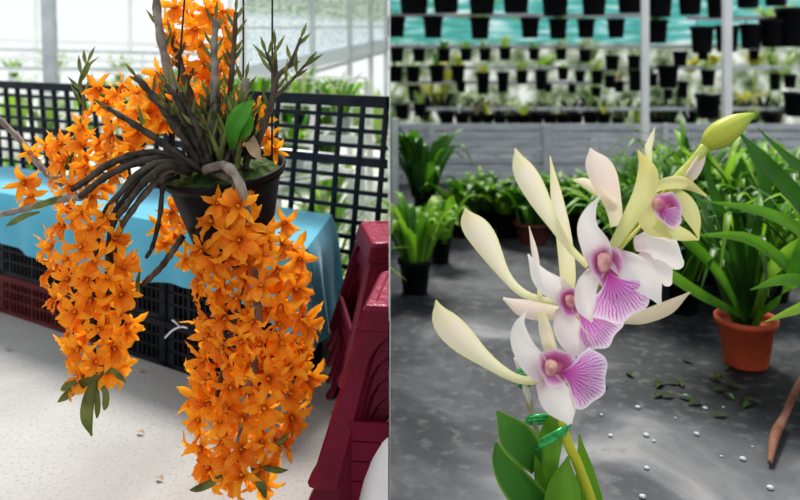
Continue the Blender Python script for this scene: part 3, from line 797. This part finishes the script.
# pot below the frame that carries the plant
part('pot', MB().lathe([(.001,0),(.06,0),(.062,.004),(.08,.12),(.085,.125),(.085,.14),(.079,.14),(.074,.11)], 32, Matrix.Translation(base_pt), close=False), m_black, po)
part('moss', MB().lathe([(.001,.125),(.04,.122),(.0755,.115)], 32, Matrix.Translation(base_pt), close=False), m_soil, po)
bz = base_pt+Vector((0,0,.12))
st = [bz+Vector((.02,0,0)), W((596,520,.0)), W((580,470,0)), W((567,440,.0)), W((562,410,.01)), W((566,370,.03)), W((578,325,.04)), W((596,285,.045)), W((618,245,.05)), W((648,210,.04)), W((672,186,.02))]
part('flower_stalk', MB().tube(st, [5.5*OD/F, 5.5*OD/F, 5.2*OD/F, 5*OD/F, 5*OD/F, 4.4*OD/F, 4*OD/F, 3.6*OD/F, 3.2*OD/F, 3*OD/F, 3*OD/F], 12, n=60), m_spike, po)
# leaves
def oleaf(pts, widths, mat, cup=.35, rolls=None):
    part('leaf', rib(pts, widths, cup, rolls, nu=8, nv=18, nrm=(0,-1,.2)), mat, po)
oleaf([(536,470,.02),(528,452,0),(512,432,-.01),(497,411,-.01)], [12,32,36,4], m_oleaf, .45)
oleaf([(560,535,.02),(535,505,0),(512,478,-.01),(500,458,-.01),(496,442,-.01)], [20,36,32,20,3], m_oleaf, .45)
oleaf([(548,500,.03),(545,480,.02),(546,458,.01),(551,432,.012),(557,408,.02)], [8,22,26,24,6], m_oleafb, .35)
oleaf([(560,545,0),(560,510,-.01),(563,482,-.015),(568,456,-.01)], [34,40,32,2], m_oleafb, .4)
oleaf([(598,545,.03),(590,505,.02),(584,470,.02),(579,434,.02)], [26,28,20,2], m_oleafb, .35)
# short woody stem the leaves spring from
part('stem', MB().tube([bz, W((556,520,.03)), W((550,470,.035)), W((550,420,.035))], [.010,.009,.008,.006], 10, n=16), m_spikeg, po)

def bowl(cx, cy, d, rx, ry, depth, rot=0.0, wing=.6, gap=None):
    mb = MB(); nr, na = 8, 32; vs = []; uvs = []; fs = []; rt = math.radians(rot)
    for i in range(nr+1):
        v = i/nr
        for k in range(na):
            a = 2*PI*k/na; g = 1.0
            if gap is not None: g -= .45*max(0, math.cos(a-math.radians(gap)))**4
            g2 = 1+.10*v*math.cos(3*a+1.2)+.04*v*math.sin(7*a); x = rx*v*g2*math.cos(a)*(.9+.1*g); y = ry*v*g2*math.sin(a)*(.9+.1*g)
            dd = d+depth*(1-v**1.6*(1-wing+wing*g)) if v < 1 else d+depth*(.04+.45*(1-g))
            vs.append(W((cx+x*math.cos(rt)-y*math.sin(rt), cy+x*math.sin(rt)+y*math.cos(rt), dd))); uvs.append((.5, v))
    for i in range(nr):
        for k in range(na): fs.append((i*na+k, i*na+(k+1) % na, (i+1)*na+(k+1) % na, (i+1)*na+k))
    return mb.add(vs, fs, uvs)
def fan(bx, by, ang, Rr, half, d, bulge, sy=1.0, neck=.12):
    """a ruffled fan-shaped lip; ang in degrees in the picture plane (0 right, 90 down)"""
    mb = MB(); nu, nv = 28, 16; vs = []; uvs = []; A = math.radians(ang); hf = math.radians(half)
    for i in range(nv+1):
        v = i/nv
        for j in range(nu+1):
            u = j/nu*2-1; th = u*hf*(.55+.45*min(1, v*1.6))
            r = Rr*(v*(1-.20*u*u+.035*math.sin(u*9)*v-.05*math.exp(-(u*5)**2)*v))
            x = r*math.cos(th)+neck*Rr*(1-v)*0; y = r*math.sin(th)*sy
            dd = d-bulge*math.sin(PI*min(1, v*1.05))*(1-.35*u*u)+bulge*.9*abs(u)**3*v+.0012*math.sin(u*16+1)*v*v
            vs.append(W((bx+x*math.cos(A)-y*math.sin(A), by+x*math.sin(A)+y*math.cos(A), dd))); uvs.append((j/nu, v))
    fs = [(i*(nu+1)+j, i*(nu+1)+j+1, (i+1)*(nu+1)+j+1, (i+1)*(nu+1)+j) for i in range(nv) for j in range(nu)]
    return mb.add(vs, fs, uvs)
def column(x, y, d, r, dx=0, dy=-4):
    return MB().tube([W((x-dx, y-dy, d+.006)), W((x-dx*.4, y-dy*.4, d)), W((x+dx*.5, y+dy*.5, d-.004)), W((x+dx, y+dy, d-.004))], [r*.8*OD/F, r*OD/F, r*OD/F, r*.55*OD/F], 10, n=10)
def sub(fl, name, mb, mat): return part(name, mb, mat, fl)

# --- main flower
d0 = -.01
mb = rib([(600,266,d0),(594,246,d0-.004),(586,226,d0-.006),(590,208,d0-.002),(602,193,d0)], [24,31,22,12,1.5], .55, [0,0,0,15,40])
rib([(602,264,d0),(586,282,d0-.002),(584,304,d0-.006),(592,322,d0-.01)], [14,22,21,3], .6, None, mb=mb)
rib([(612,256,d0),(632,268,d0-.004),(648,284,d0-.01),(660,304,d0-.012)], [22,32,27,4], .5, None, ruffle=.6, mb=mb)
f1 = part('flower', mb, m_pw, po)
sub(f1, 'petal', rib([(588,266,d0+.006),(570,248,d0+.004),(553,224,d0+.002),(532,190,d0-.004),(521,168,d0-.004),(515,148,d0)], [7,8,13,26,22,1.5], .45, [0,0,10,20,10,0]), m_pcream)
sub(f1, 'petal', rib([(610,250,d0+.008),(626,222,d0+.006),(641,194,d0+.002),(646,172,d0),(638,150,d0)], [10,16,22,22,2], .5), m_pyellow)
th = bowl(607, 266, d0-.016, 17, 22, .018, -12, gap=75)
sub(f1, 'throat', th, m_throat)
sub(f1, 'lip', fan(608, 272, 66, 53, 52, d0-.012, .014), m_lip)
sub(f1, 'column', column(604, 261, d0-.015, 6.4, .5, -8), m_column)
# --- flower below left, partly behind
d1 = .018
mb = rib([(570,300,d1),(556,288,d1-.004),(540,276,d1-.006),(528,254,d1)], [20,26,20,2], .5)
rib([(563,308,d1),(566,326,d1-.004),(578,342,d1-.008),(592,352,d1-.004)], [18,30,28,5], .5, mb=mb)
f2 = part('flower', mb, m_pw, po)
sub(f2, 'petal', rib([(566,302,d1+.004),(545,300,d1+.004),(522,292,d1+.004),(504,274,d1),(483,240,d1-.006),(470,222,d1-.006),(465,208,d1)], [7,7,9,12,28,24,1.5], .45, [0,0,0,10,15,10,0]), m_pcream)
sub(f2, 'petal', rib([(566,306,d1+.01),(567,276,d1+.008),(563,236,d1+.006),(556,196,d1+.004),(550,156,d1+.004)], [10,17,17,13,1.5], .5), m_pcream)
sub(f2, 'petal', rib([(558,312,d1+.02),(538,310,d1+.02),(520,306,d1+.02),(503,298,d1+.02)], [14,20,18,3], .4), m_pblush)
sub(f2, 'throat', bowl(572, 302, d1-.014, 14, 15, .012, 0, gap=45), m_throat)
sub(f2, 'lip', fan(576, 306, 42, 52, 44, d1-.010, .010), m_lip)
sub(f2, 'column', column(570, 300, d1-.014, 4.8, -1, -5), m_column)
# --- lowest flower
d2 = -.012
mb = rib([(546,374,d2),(532,360,d2-.004),(520,340,d2-.006),(518,324,d2-.004),(526,311,d2)], [22,27,22,14,1.5], .55, [0,0,0,15,30])
rib([(546,378,d2),(554,394,d2-.004),(563,408,d2-.006),(570,424,d2-.004)], [26,34,26,5], .55, mb=mb)
f3 = part('flower', mb, m_pw, po)
sub(f3, 'petal', rib([(546,376,d2+.004),(528,380,d2+.004),(508,374,d2+.002),(484,358,d2-.002),(458,336,d2-.006),(442,318,d2-.004),(436,300,d2)], [8,9,10,16,28,24,1.5], .45, [0,0,5,10,15,10,0]), m_pcream)
sub(f3, 'petal', rib([(556,366,d2+.014),(550,348,d2+.012),(545,330,d2+.010),(541,312,d2+.012)], [8,14,14,8], .5), m_pcream)
sub(f3, 'throat', bowl(557, 367, d2-.016, 19, 19, .015, 0, gap=15), m_throat)
sub(f3, 'lip', fan(560, 372, 13, 49, 54, d2-.012, .013), m_lip)
sub(f3, 'column', column(551, 366, d2-.016, 6, 1, -6), m_column)
# --- flower turned away at right
d3 = .03
mb = rib([(634,246,d3),(652,246,d3-.014),(669,252,d3-.016),(682,268,d3-.006)], [18,32,36,15], -.8)
rib([(640,252,d3+.004),(658,266,d3-.004),(666,276,d3-.006),(670,286,d3)], [16,30,26,10], -.7, mb=mb)
rib([(622,262,d3-.008),(634,266,d3-.012),(641,280,d3-.010)], [14,20,6], -.4, mb=mb)
f4 = part('flower', mb, m_pw, po)
sub(f4, 'petal', rib([(622,320,d3),(642,316,d3-.004),(668,306,d3-.006),(690,292,d3)], [8,15,15,2], .4), m_pbeige)
sub(f4, 'petal', rib([(616,226,d3+.01),(612,204,d3+.008),(602,176,d3+.004),(594,160,d3+.002),(590,148,d3)], [14,19,30,24,2], .45), m_pblush)
sub(f4, 'petal', rib([(614,204,d3+.015),(596,190,d3+.015),(584,182,d3+.015),(573,180,d3+.015)], [10,11,10,2], .4), m_pcream)
sub(f4, 'flower_stalklet', MB().tube([W((616,254,d3-.03)), W((628,240,d3-.03)), W((643,224,d3-.02))], 2.0*OD/F, 8, n=8), m_spikeg)
# --- half open flower near the top
d4 = .0
mb = rib([(656,192,d4+.010),(646,208,d4+.008),(652,226,d4+.004),(672,238,d4-.004)], [14,22,20,2], .35)
rib([(668,190,d4+.010),(684,204,d4+.008),(693,220,d4+.002),(699,239,d4-.002)], [16,20,15,1.5], .35, mb=mb)
rib([(654,222,d4+.006),(670,230,d4+.002),(685,235,d4),(699,240,d4-.002)], [14,17,12,1.5], .3, mb=mb)
f5 = part('flower', mb, m_pyellow, po)
sub(f5, 'petal', rib([(652,190,d4),(668,184,d4-.012),(686,184,d4-.018),(707,196,d4-.016)], [10,13,13,2], -.5), m_pyellow)
sub(f5, 'throat', bowl(668, 209, d4-.006, 14, 19, .012, -28), m_throat)
sub(f5, 'lip', fan(660, 210, 28, 22, 40, d4-.003, .006), m_lip)
sub(f5, 'column', column(659, 203, d4-.010, 5, 2, -4), m_column)
# --- bud and its stalk
bpts = [W((704,148,0)), W((710,142,0)), W((721,134,0)), (W((736,124,0))), W((748,117,0)), W((754,114,0))]
bud = part('bud', MB().tube(bpts, [4*OD/F, 10*OD/F, 13*OD/F, 10.5*OD/F, 5*OD/F, 1.5*OD/F], 14, n=22), m_bud, po)
sub(bud, 'bud_stalk', MB().tube([W((668,190,.01)), W((682,176,.006)), W((694,162,.002)), W((706,146,0))], [6*OD/F, 6.5*OD/F, 5.5*OD/F, 5*OD/F], 12, n=18), m_spikeg)
part('bract', rib([(683,184,.0),(692,172,-.006),(699,160,-.006),(706,150,0)], [9,13,11,3], .5), m_pblush, po)
part('petal', rib([(649,162,.02),(648,148,.018),(651,138,.018),(655,127,.02)], [6,8,6,1], .5), m_pcream, po)
part('petal', rib([(540,300,.035),(538,275,.035),(534,250,.035),(529,226,.035)], [5,6,7,1], .5), m_pblush, po)
# stake with ties
stake = thing('plant_stake', 'thin weathered stake behind the pale orchid leaves', 'stake', (W((545,470,.03)).x, OD+.04, .0))
part('stick', MB().tube([Vector((W((548,500,.05)).x, OD+.05, .10)), W((540,455,.045)), W((528,398,.04)), W((517,358,.04))], [3.6*OD/F]*4, 8, n=12), m_stake, stake)
def ring(cx, cy, d, rx, ry, r, tiltz=0, n=22):
    pts = []
    for i in range(n+1):
        a = 2*PI*i/n; pts.append(W((cx+rx*math.cos(a), cy+ry*math.sin(a)+tiltz*math.cos(a), d+rx*math.sin(a)*OD/F*.8)))
    return MB().tube(pts, r*OD/F, 6)
tg = 'green foil ties on the orchid'
def tie(mb, lb): solo('plant_tie', mb, m_tie, lb, 'tie', tg)
m_ = ring(523, 372, .04, 5, 2, 2.2); m2 = ring(523, 378, .04, 5, 2, 2.2); m_.add(m2.v, m2.f, m2.uv)
m2 = ring(524, 385, .04, 5, 2, 2.0); m_.add(m2.v, m2.f, m2.uv)
tie(m_, 'green foil tie wound round the top of the thin stake')
m_ = ring(539, 418, .03, 12, 2, 2.0, -1); m2 = ring(539, 421, .03, 12, 2, 2.0, -1); m_.add(m2.v, m2.f, m2.uv)
tie(m_, 'dark green foil tie joining the stake to the orchid stem, middle one')
m_ = MB()
for k in range(5):
    m2 = ring(552, 435+k*1.9, .008, 17.5, 1.5, 1.25, -9.5); m_.add(m2.v, m2.f, m2.uv)
tie(m_, 'shiny green foil tie slanting across the leaf to the yellow stalk')

# ------------------------------------------------------------------ RIGHT: floor plants
def black_pot(p, r, h, m, t):
    return part('pot', MB().lathe([(.001,0),(r*.72,0),(r*.74,.004),(r*.96,h*.86),(r*1.06,h*.87),(r*1.08,h),(r*.98,h),(r*.92,h*.88),(r*.9,h*.8),(.002,h*.8)], 28, Matrix.Translation(p), close=False), m, t)
def potplant(px, py, r, h, L, spread, w, n, pm, mats, lb, seed, up=1.0, droop=.5, group=None):
    p = onfloor(px, py); p.z = .001
    t = thing('potted_plant', lb, 'plant', p, group)
    black_pot(p, r, h, pm, t)
    mb = MB(); clump(mb, p+Vector((0,0,h*.8)), n, L, spread, w, seed, up, nmat=len(mats), droop=droop)
    part('foliage', mb, mats, t)
    return t
G = GREENS
potplant(415, 292, .062, .125, .27, .62, .036, 40, m_black, [G[0], G[2], G[2]], 'bright green leafy plant in a black pot, nearest on the left', 1)
potplant(440, 262, .050, .11, .22, .6, .034, 28, m_black, [G[0], G[2]], 'leafy plant in a black pot just behind the nearest left one', 2)
potplant(424, 232, .055, .22, .36, .55, .045, 40, m_black, [G[1], G[0]], 'dark green plant in a tall black pot at the far left by the pale post', 3)
for i, (x, y, L) in enumerate(((462,236,.19),(484,232,.20),(508,236,.18),(556,232,.19),(578,236,.19),(600,234,.20))):
    potplant(x, y, .075, .12, L, .8, .05, 40, m_black, [G[0], G[2], G[1]], 'green leafy plant in a black pot, %s in the back row from the left' % ORD[i], 20+i, group='plants in black pots along the back row')
potplant(533, 243, .085, .10, .19, .8, .05, 30, m_terradark, [G[0], G[1]], 'green leafy plant in a dull maroon pot in the back row', 31)
for i, (x, y, L) in enumerate(((622,246,.34),(655,262,.42),(690,258,.5),(760,262,.5),(800,270,.5),(730,290,.44))):
    potplant(x, y, .07, .13, L, .6, .030, 46, m_black, [G[0], G[1], G[1], G[2]], 'tall strap-leaved plant in the green mass at right, %s from its left' % ORD[i], 40+i, droop=.7, group='strap-leaved plants at right')
for i, (x, y, L, sp) in enumerate(((640,300,.36,.8),(685,312,.42,.8),(664,280,.46,.7),(712,282,.55,.7),(775,300,.55,.7))):
    potplant(x, y, .06, .11, L, sp, .030, 60, m_black, [G[0], G[1], G[2], G[0]], 'arching strap-leaved plant behind the terracotta pot, %s of its clumps' % ORD[i], 60+i, droop=.7, group='arching plants behind the terracotta pot')
# terracotta pot with sprawling leaves
tp = onfloor(746, 364); tp.z = .001
t = thing('potted_plant', 'strap-leaved plant in a terracotta red pot on the dark floor', 'plant', tp)
black_pot(tp, .082, .138, m_terra, t)
mb = MB(); clump(mb, tp+Vector((0,0,.12)), 60, .46, .75, .028, 90, nmat=4, droop=.7)
def lf(pts, w, mi, Y):
    mb.ribbon([P(p[0], p[1], Y+(p[2] if len(p) > 2 else 0)) for p in pts], [x*Y/F for x in w], nrm=(0,-1,.5), cup=.4, nu=4, nv=14, mi=mi)
lf([(742,318),(715,270,-.1),(670,225,-.15),(640,190,-.15)], [6,12,11,1], 0, 2.3)
lf([(745,318),(700,295,-.2),(660,270,-.25),(625,262,-.25)], [6,11,10,1], 0, 2.3)
lf([(750,318),(770,270,-.2),(810,240,-.25),(830,238,-.25)], [6,13,12,1], 3, 2.3)
lf([(740,318),(735,260,-.05),(715,200,-.1),(700,150,-.1)], [6,12,11,1], 1, 2.3)
lf([(748,318),(770,250),(765,190),(740,130)], [6,14,13,1], 1, 2.3)
lf([(752,318),(785,290,-.3),(800,250,-.35),(815,200,-.35)], [6,14,12,1], 0, 2.3)
part('foliage', mb, [G[0], G[1], G[1], G[2]], t)
# big dark leaves at the upper right, plant out of frame on the right
bp = onfloor(842, 395); bp.z = .001
t = thing('potted_plant', 'plant with broad dark leaves crossing the upper right corner', 'plant', bp)
black_pot(bp, .09, .16, m_terra, t)
mb = MB(); q = 2.15
lf([(842,330),(838,260),(800,205,-.05),(765,165,-.08),(735,128,-.08)], [10,20,22,18,1], 1, q)
lf([(842,330),(850,240),(835,190,-.1),(795,165,-.1),(757,128,-.1)], [8,16,16,12,1], 1, q)
lf([(842,330),(815,250,-.1),(770,215,-.15),(700,200,-.15)], [8,14,12,1], 0, q)
lf([(842,330),(820,290,-.2),(785,280,-.25),(750,290,-.25)], [8,12,11,1], 0, q)
lf([(842,330),(825,300,-.25),(795,310,-.3),(765,322,-.3)], [6,9,8,1], 3, q)
lf([(842,330),(800,280,-.1),(750,240,-.1),(690,235,-.1)], [8,13,12,1], 0, q)
clump(mb, bp+Vector((0,0,.13)), 20, .5, .6, .03, 91, nmat=4, droop=.7)
part('foliage', mb, [G[0], G[1], G[1], G[2]], t)
# bent stick
solo('bent_stick', MB().tube([onfloor(770, 462, .012), onfloor(775, 440, .012)+Vector((0,0,.01)), P(785,415,1.95), P(797,388,1.95), P(812,366,1.97)], [.006,.012,.009,.009,.010], 8, n=20), m_bark, 'crooked brown stick rising from the dark floor at the right edge', 'stick')
for i in range(22):
    x = 700+R.gauss(0, 40); y = 385+R.gauss(0, 16)
    if x > 790 or y < 352: continue
    a = onfloor(x, y, .004); d = Vector((R.uniform(-1,1), R.uniform(-1,1), 0)).normalized()*.02
    solo('fallen_leaf', MB().ribbon([a-d, a+Vector((0,0,.005)), a+d], [.004,.018,.003], nrm=(0,0,1), cup=.3, nu=4, nv=6), R.choice([G[1], m_leafdull, m_leafdull]), 'small fallen leaf on the dark floor beside the terracotta pot', 'leaf', 'fallen leaves by the terracotta pot')
pb = []
for i in range(16):
    x = R.uniform(560, 800); y = R.uniform(400, 498)
    a = onfloor(x, y, .0); r = R.uniform(.003, .008)
    solo('pebble', MB().lathe([(r*.2,0),(r,.2*r),(r*.9,r*.7),(r*.3,r)], 8, Matrix.Translation(a)), m_slat, 'tiny pale pebble on the dark concrete floor', 'pebble', 'pebbles on the dark floor')

# ------------------------------------------------------------------ RIGHT: slatted wall, posts, hanging pots
sy = 5.4
sw = thing('slatted_wall', 'low grey wall of horizontal slats behind the floor plants', 'wall', (2.0, sy, 0))
mb = MB()
for k in range(7):
    z = .02+k*.056; mb.box((.02, sy-.006, z), (4.2, sy+.006, z+.043))
part('slats', mb, m_slat, sw, False)
for x in (.10, .28, 1.05, 1.85, 2.9, 3.9): part('post', MB().box((x-.02, sy-.03, 0), (x+.02, sy-.008, .40)), m_steel, sw, False)
for i, (px, y0, Y, w) in enumerate(((395,118,3.7,.03),(645,0,5.3,.045),(727,0,5.25,.05),(790,60,5.3,.04))):
    p = P(px, 100, Y); zt = 1.45 if y0 < 50 else (H-(y0-CY)/F*Y)
    if i == 3: continue
    solo('support_post', MB().bar((p.x, Y, 0), (p.x, Y, zt), w, w, up=(0,1,0)), m_white if i else m_steel,
         ['pale grey post beside the left plants, nearest the divider', 'white post left of the lime bud', 'white post behind the lime bud'][i], 'post', smooth=False)
rows = {
 'top': (5.7, [(414,14,27),(446,13,24),(482,14,24),(516,13,24),(555,16,24),(594,15,22),(630,13,22),(660,17,21),(690,15,20),(719,18,21),(748,8,20),(776,6,20)], 1.0),
 'second': (6.1, [(396,37,16),(433,38,17),(480,39,17),(530,38,16),(558,39,16),(586,38,15),(616,38,15),(657,43,18)], 1.1),
 'raised right': (5.9, [(702,53,19),(727,52,19),(751,49,18),(772,47,20),(793,47,28)], 1.2),
 'third': (6.5, [(397,62,14),(419,62,13),(444,62,13),(466,61,12),(485,61,12),(505,60,12),(534,60,11),(561,60,11),(585,62,12),(612,70,14),(634,69,13),(680,66,14),(703,60,11),(727,58,11),(754,60,10)], 1.05),
 'fourth': (6.8, [(396,82,14),(413,82,14),(437,82,15),(458,81,14),(483,94,13),(503,92,12),(522,84,12),(541,90,12),(563,80,11),(580,82,10),(597,84,12),(610,88,11),(635,91,13),(652,86,11),(668,88,20),(683,98,10),(708,86,14),(775,90,10),(790,88,12)], 1.15),
 'fifth': (7.1, [(414,100,13),(461,92,10),(548,92,8),(572,93,8),(596,98,10),(619,92,10),(668,99,9),(681,99,9)], 1.1),
 'shelf': (6.4, [(402,118,14),(420,116,13),(447,126,15),(463,125,12),(476,127,13),(488,126,12),(500,128,13),(512,127,12),(524,128,14),(537,126,13),(550,128,14),(563,127,13),(576,127,14),(590,126,14),(604,126,13),(618,130,12),(640,136,13),(660,128,11),(676,134,12),(708,118,24),(752,130,11),(770,126,13),(796,116,24)], 1.0),
}
order = {'top': 'top hanging row', 'second': 'second hanging row', 'raised right': 'raised row at upper right', 'third': 'third hanging row', 'fourth': 'fourth hanging row', 'fifth': 'sparse fifth hanging row', 'shelf': 'lowest row just above the slatted wall'}
rgp = random.Random(5)
potme = MB().lathe([(.001,0),(.39,0),(.41,.03),(.48,.84),(.52,.85),(.54,1.0),(.50,1.0),(.45,.84),(.001,.80)], 16, close=False).mesh('hanging_pot', m_black)
for rk, (Y, lst, asp) in rows.items():
    lst = sorted(lst); zr = []
    for i, (x, yb, w) in enumerate(lst):
        wm = w*(1.17 if rk in ('top', 'second', 'raised right') else 1.0)*Y/F; hm = wm*asp*(1.45 if (rk == 'fourth' and yb > 88) else 1.0)
        b = P(x, yb, Y)
        t = thing('hanging_pot', 'black plastic pot in the %s, %s from the left' % (order[rk], ORD[i]), 'pot', b, 'black pots in the '+order[rk])
        o = bpy.data.objects.new('pot', potme); C.objects.link(o); o.parent = t; o.scale = (wm, wm, hm); 
        ztop = b.z+hm
        zr.append((b.x, ztop))
        pr = rgp.random()
        if pr < (.12 if rk in ('top', 'raised right') else .45):
            mb = MB(); L = wm*rgp.uniform(.7, 1.5)
            clump(mb, b+Vector((0,0,hm*.8)), 10, L, .7, wm*.16, rgp.randrange(9999), nmat=2, droop=.5)
            mm = rgp.choice([[G[0], G[4]], [G[1], G[0]], [G[3], G[2]], [G[4], m_dry], [G[2], G[4]]])
            part('plant', mb, mm, t)
        part('hanger_wire', MB().tube([b+Vector((0, wm*.5, hm*.9)), b+Vector((0, wm*.5+.012, hm+.05))], .004, 5), m_wire, t)
    # one rail per run of pots of about the same height
    zr.sort(); zm = sum(z for _, z in zr)/len(zr)
    Yr = Y+.5*(sum(w for _, _, w in lst)/len(lst))*Y/F+.016
    x0 = zr[0][0]-.08; x1 = zr[-1][0]+.1
    solo('hanging_rail', MB().bar((max(.004, x0), Yr, zm+.02), (x1, Yr, zm+.02), .018, .03), m_steel, 'pale steel rail holding the pots of the %s' % order[rk], 'rail', smooth=False)
for i in range(22):
    x = 404+i*18+R.uniform(-5, 5); Y = 6.62; p = P(x, 122+R.uniform(-4, 4), Y); mb = MB()
    clump(mb, p, 22, R.uniform(.16, .26), .7, .03, 1300+i, nmat=2)
    mb.bar((p.x, Y, 0), (p.x, Y, p.z+.02), .012, .012, up=(0,1,0))
    solo('tall_plant', mb, [R.choice([G[1], G[4], m_leafolive]), m_black], 'dull green plant on a stem behind the lowest pot row, %s from the left' % ORD[i], 'plant', 'plants behind the lowest pot row')
# bright yellow-green plants far behind
for i, (x, y, s, mi) in enumerate(((432,92,.30,3),(445,70,.22,3),(748,100,.26,3),(690,64,.16,3),(712,60,.14,3),(755,60,.16,3),(545,62,.18,2),(415,70,.22,2),(590,50,.2,2),(640,115,.22,2),(512,108,.2,4),(560,112,.22,4),(470,100,.24,4),(780,62,.3,2),(770,15,.3,2))):
    Y = 7.6; p = P(x, y, Y); mb = MB(); clump(mb, p-Vector((0,0,s*.5)), 26, s, .8, .035, 900+i, nmat=2)
    mb.bar((p.x, Y, 0), (p.x, Y, p.z-s*.4), .012, .012, up=(0,1,0))
    solo('tall_plant', mb, [G[mi], G[4] if mi != 3 else G[3]], '%s clump on thin stem behind the hanging pots, %s of the far clumps' % ('yellow green' if mi == 3 else ('pale green' if mi == 4 else 'fresh green'), ORD[i]), 'plant', 'plants far behind the hanging pots')

# ------------------------------------------------------------------ light and camera
w = bpy.data.worlds.new('sky'); bpy.context.scene.world = w; w.use_nodes = True
bg = w.node_tree.nodes['Background']; bg.inputs[0].default_value = (.94, .97, 1.0, 1); bg.inputs[1].default_value = .88
sl = bpy.data.lights.new('sun', 'SUN'); sl.energy = 3.7; sl.angle = math.radians(16); sl.color = (1, .96, .90)
so_ = bpy.data.objects.new('sun', sl); C.objects.link(so_)
so_.rotation_euler = Vector((0, -.52, -.85)).to_track_quat('-Z', 'Y').to_euler()
so_.location = (0, 3, 6)
cam = bpy.data.cameras.new('camera'); co = bpy.data.objects.new('camera', cam); C.objects.link(co)
co.location = (0, 0, H); co.rotation_euler = (PI/2, 0, 0)
cam.sensor_width = 36; cam.lens = 36; cam.shift_x = 10/800; cam.shift_y = -205/800
cam.clip_start = .05; cam.clip_end = 100
cam.dof.use_dof = True; cam.dof.focus_distance = 1.46; cam.dof.aperture_fstop = 3.4
sc = bpy.context.scene; sc.camera = co
sc.view_settings.view_transform = 'Standard'; 
try: sc.view_settings.look = 'Medium High Contrast'
except Exception as e: print('look', e)
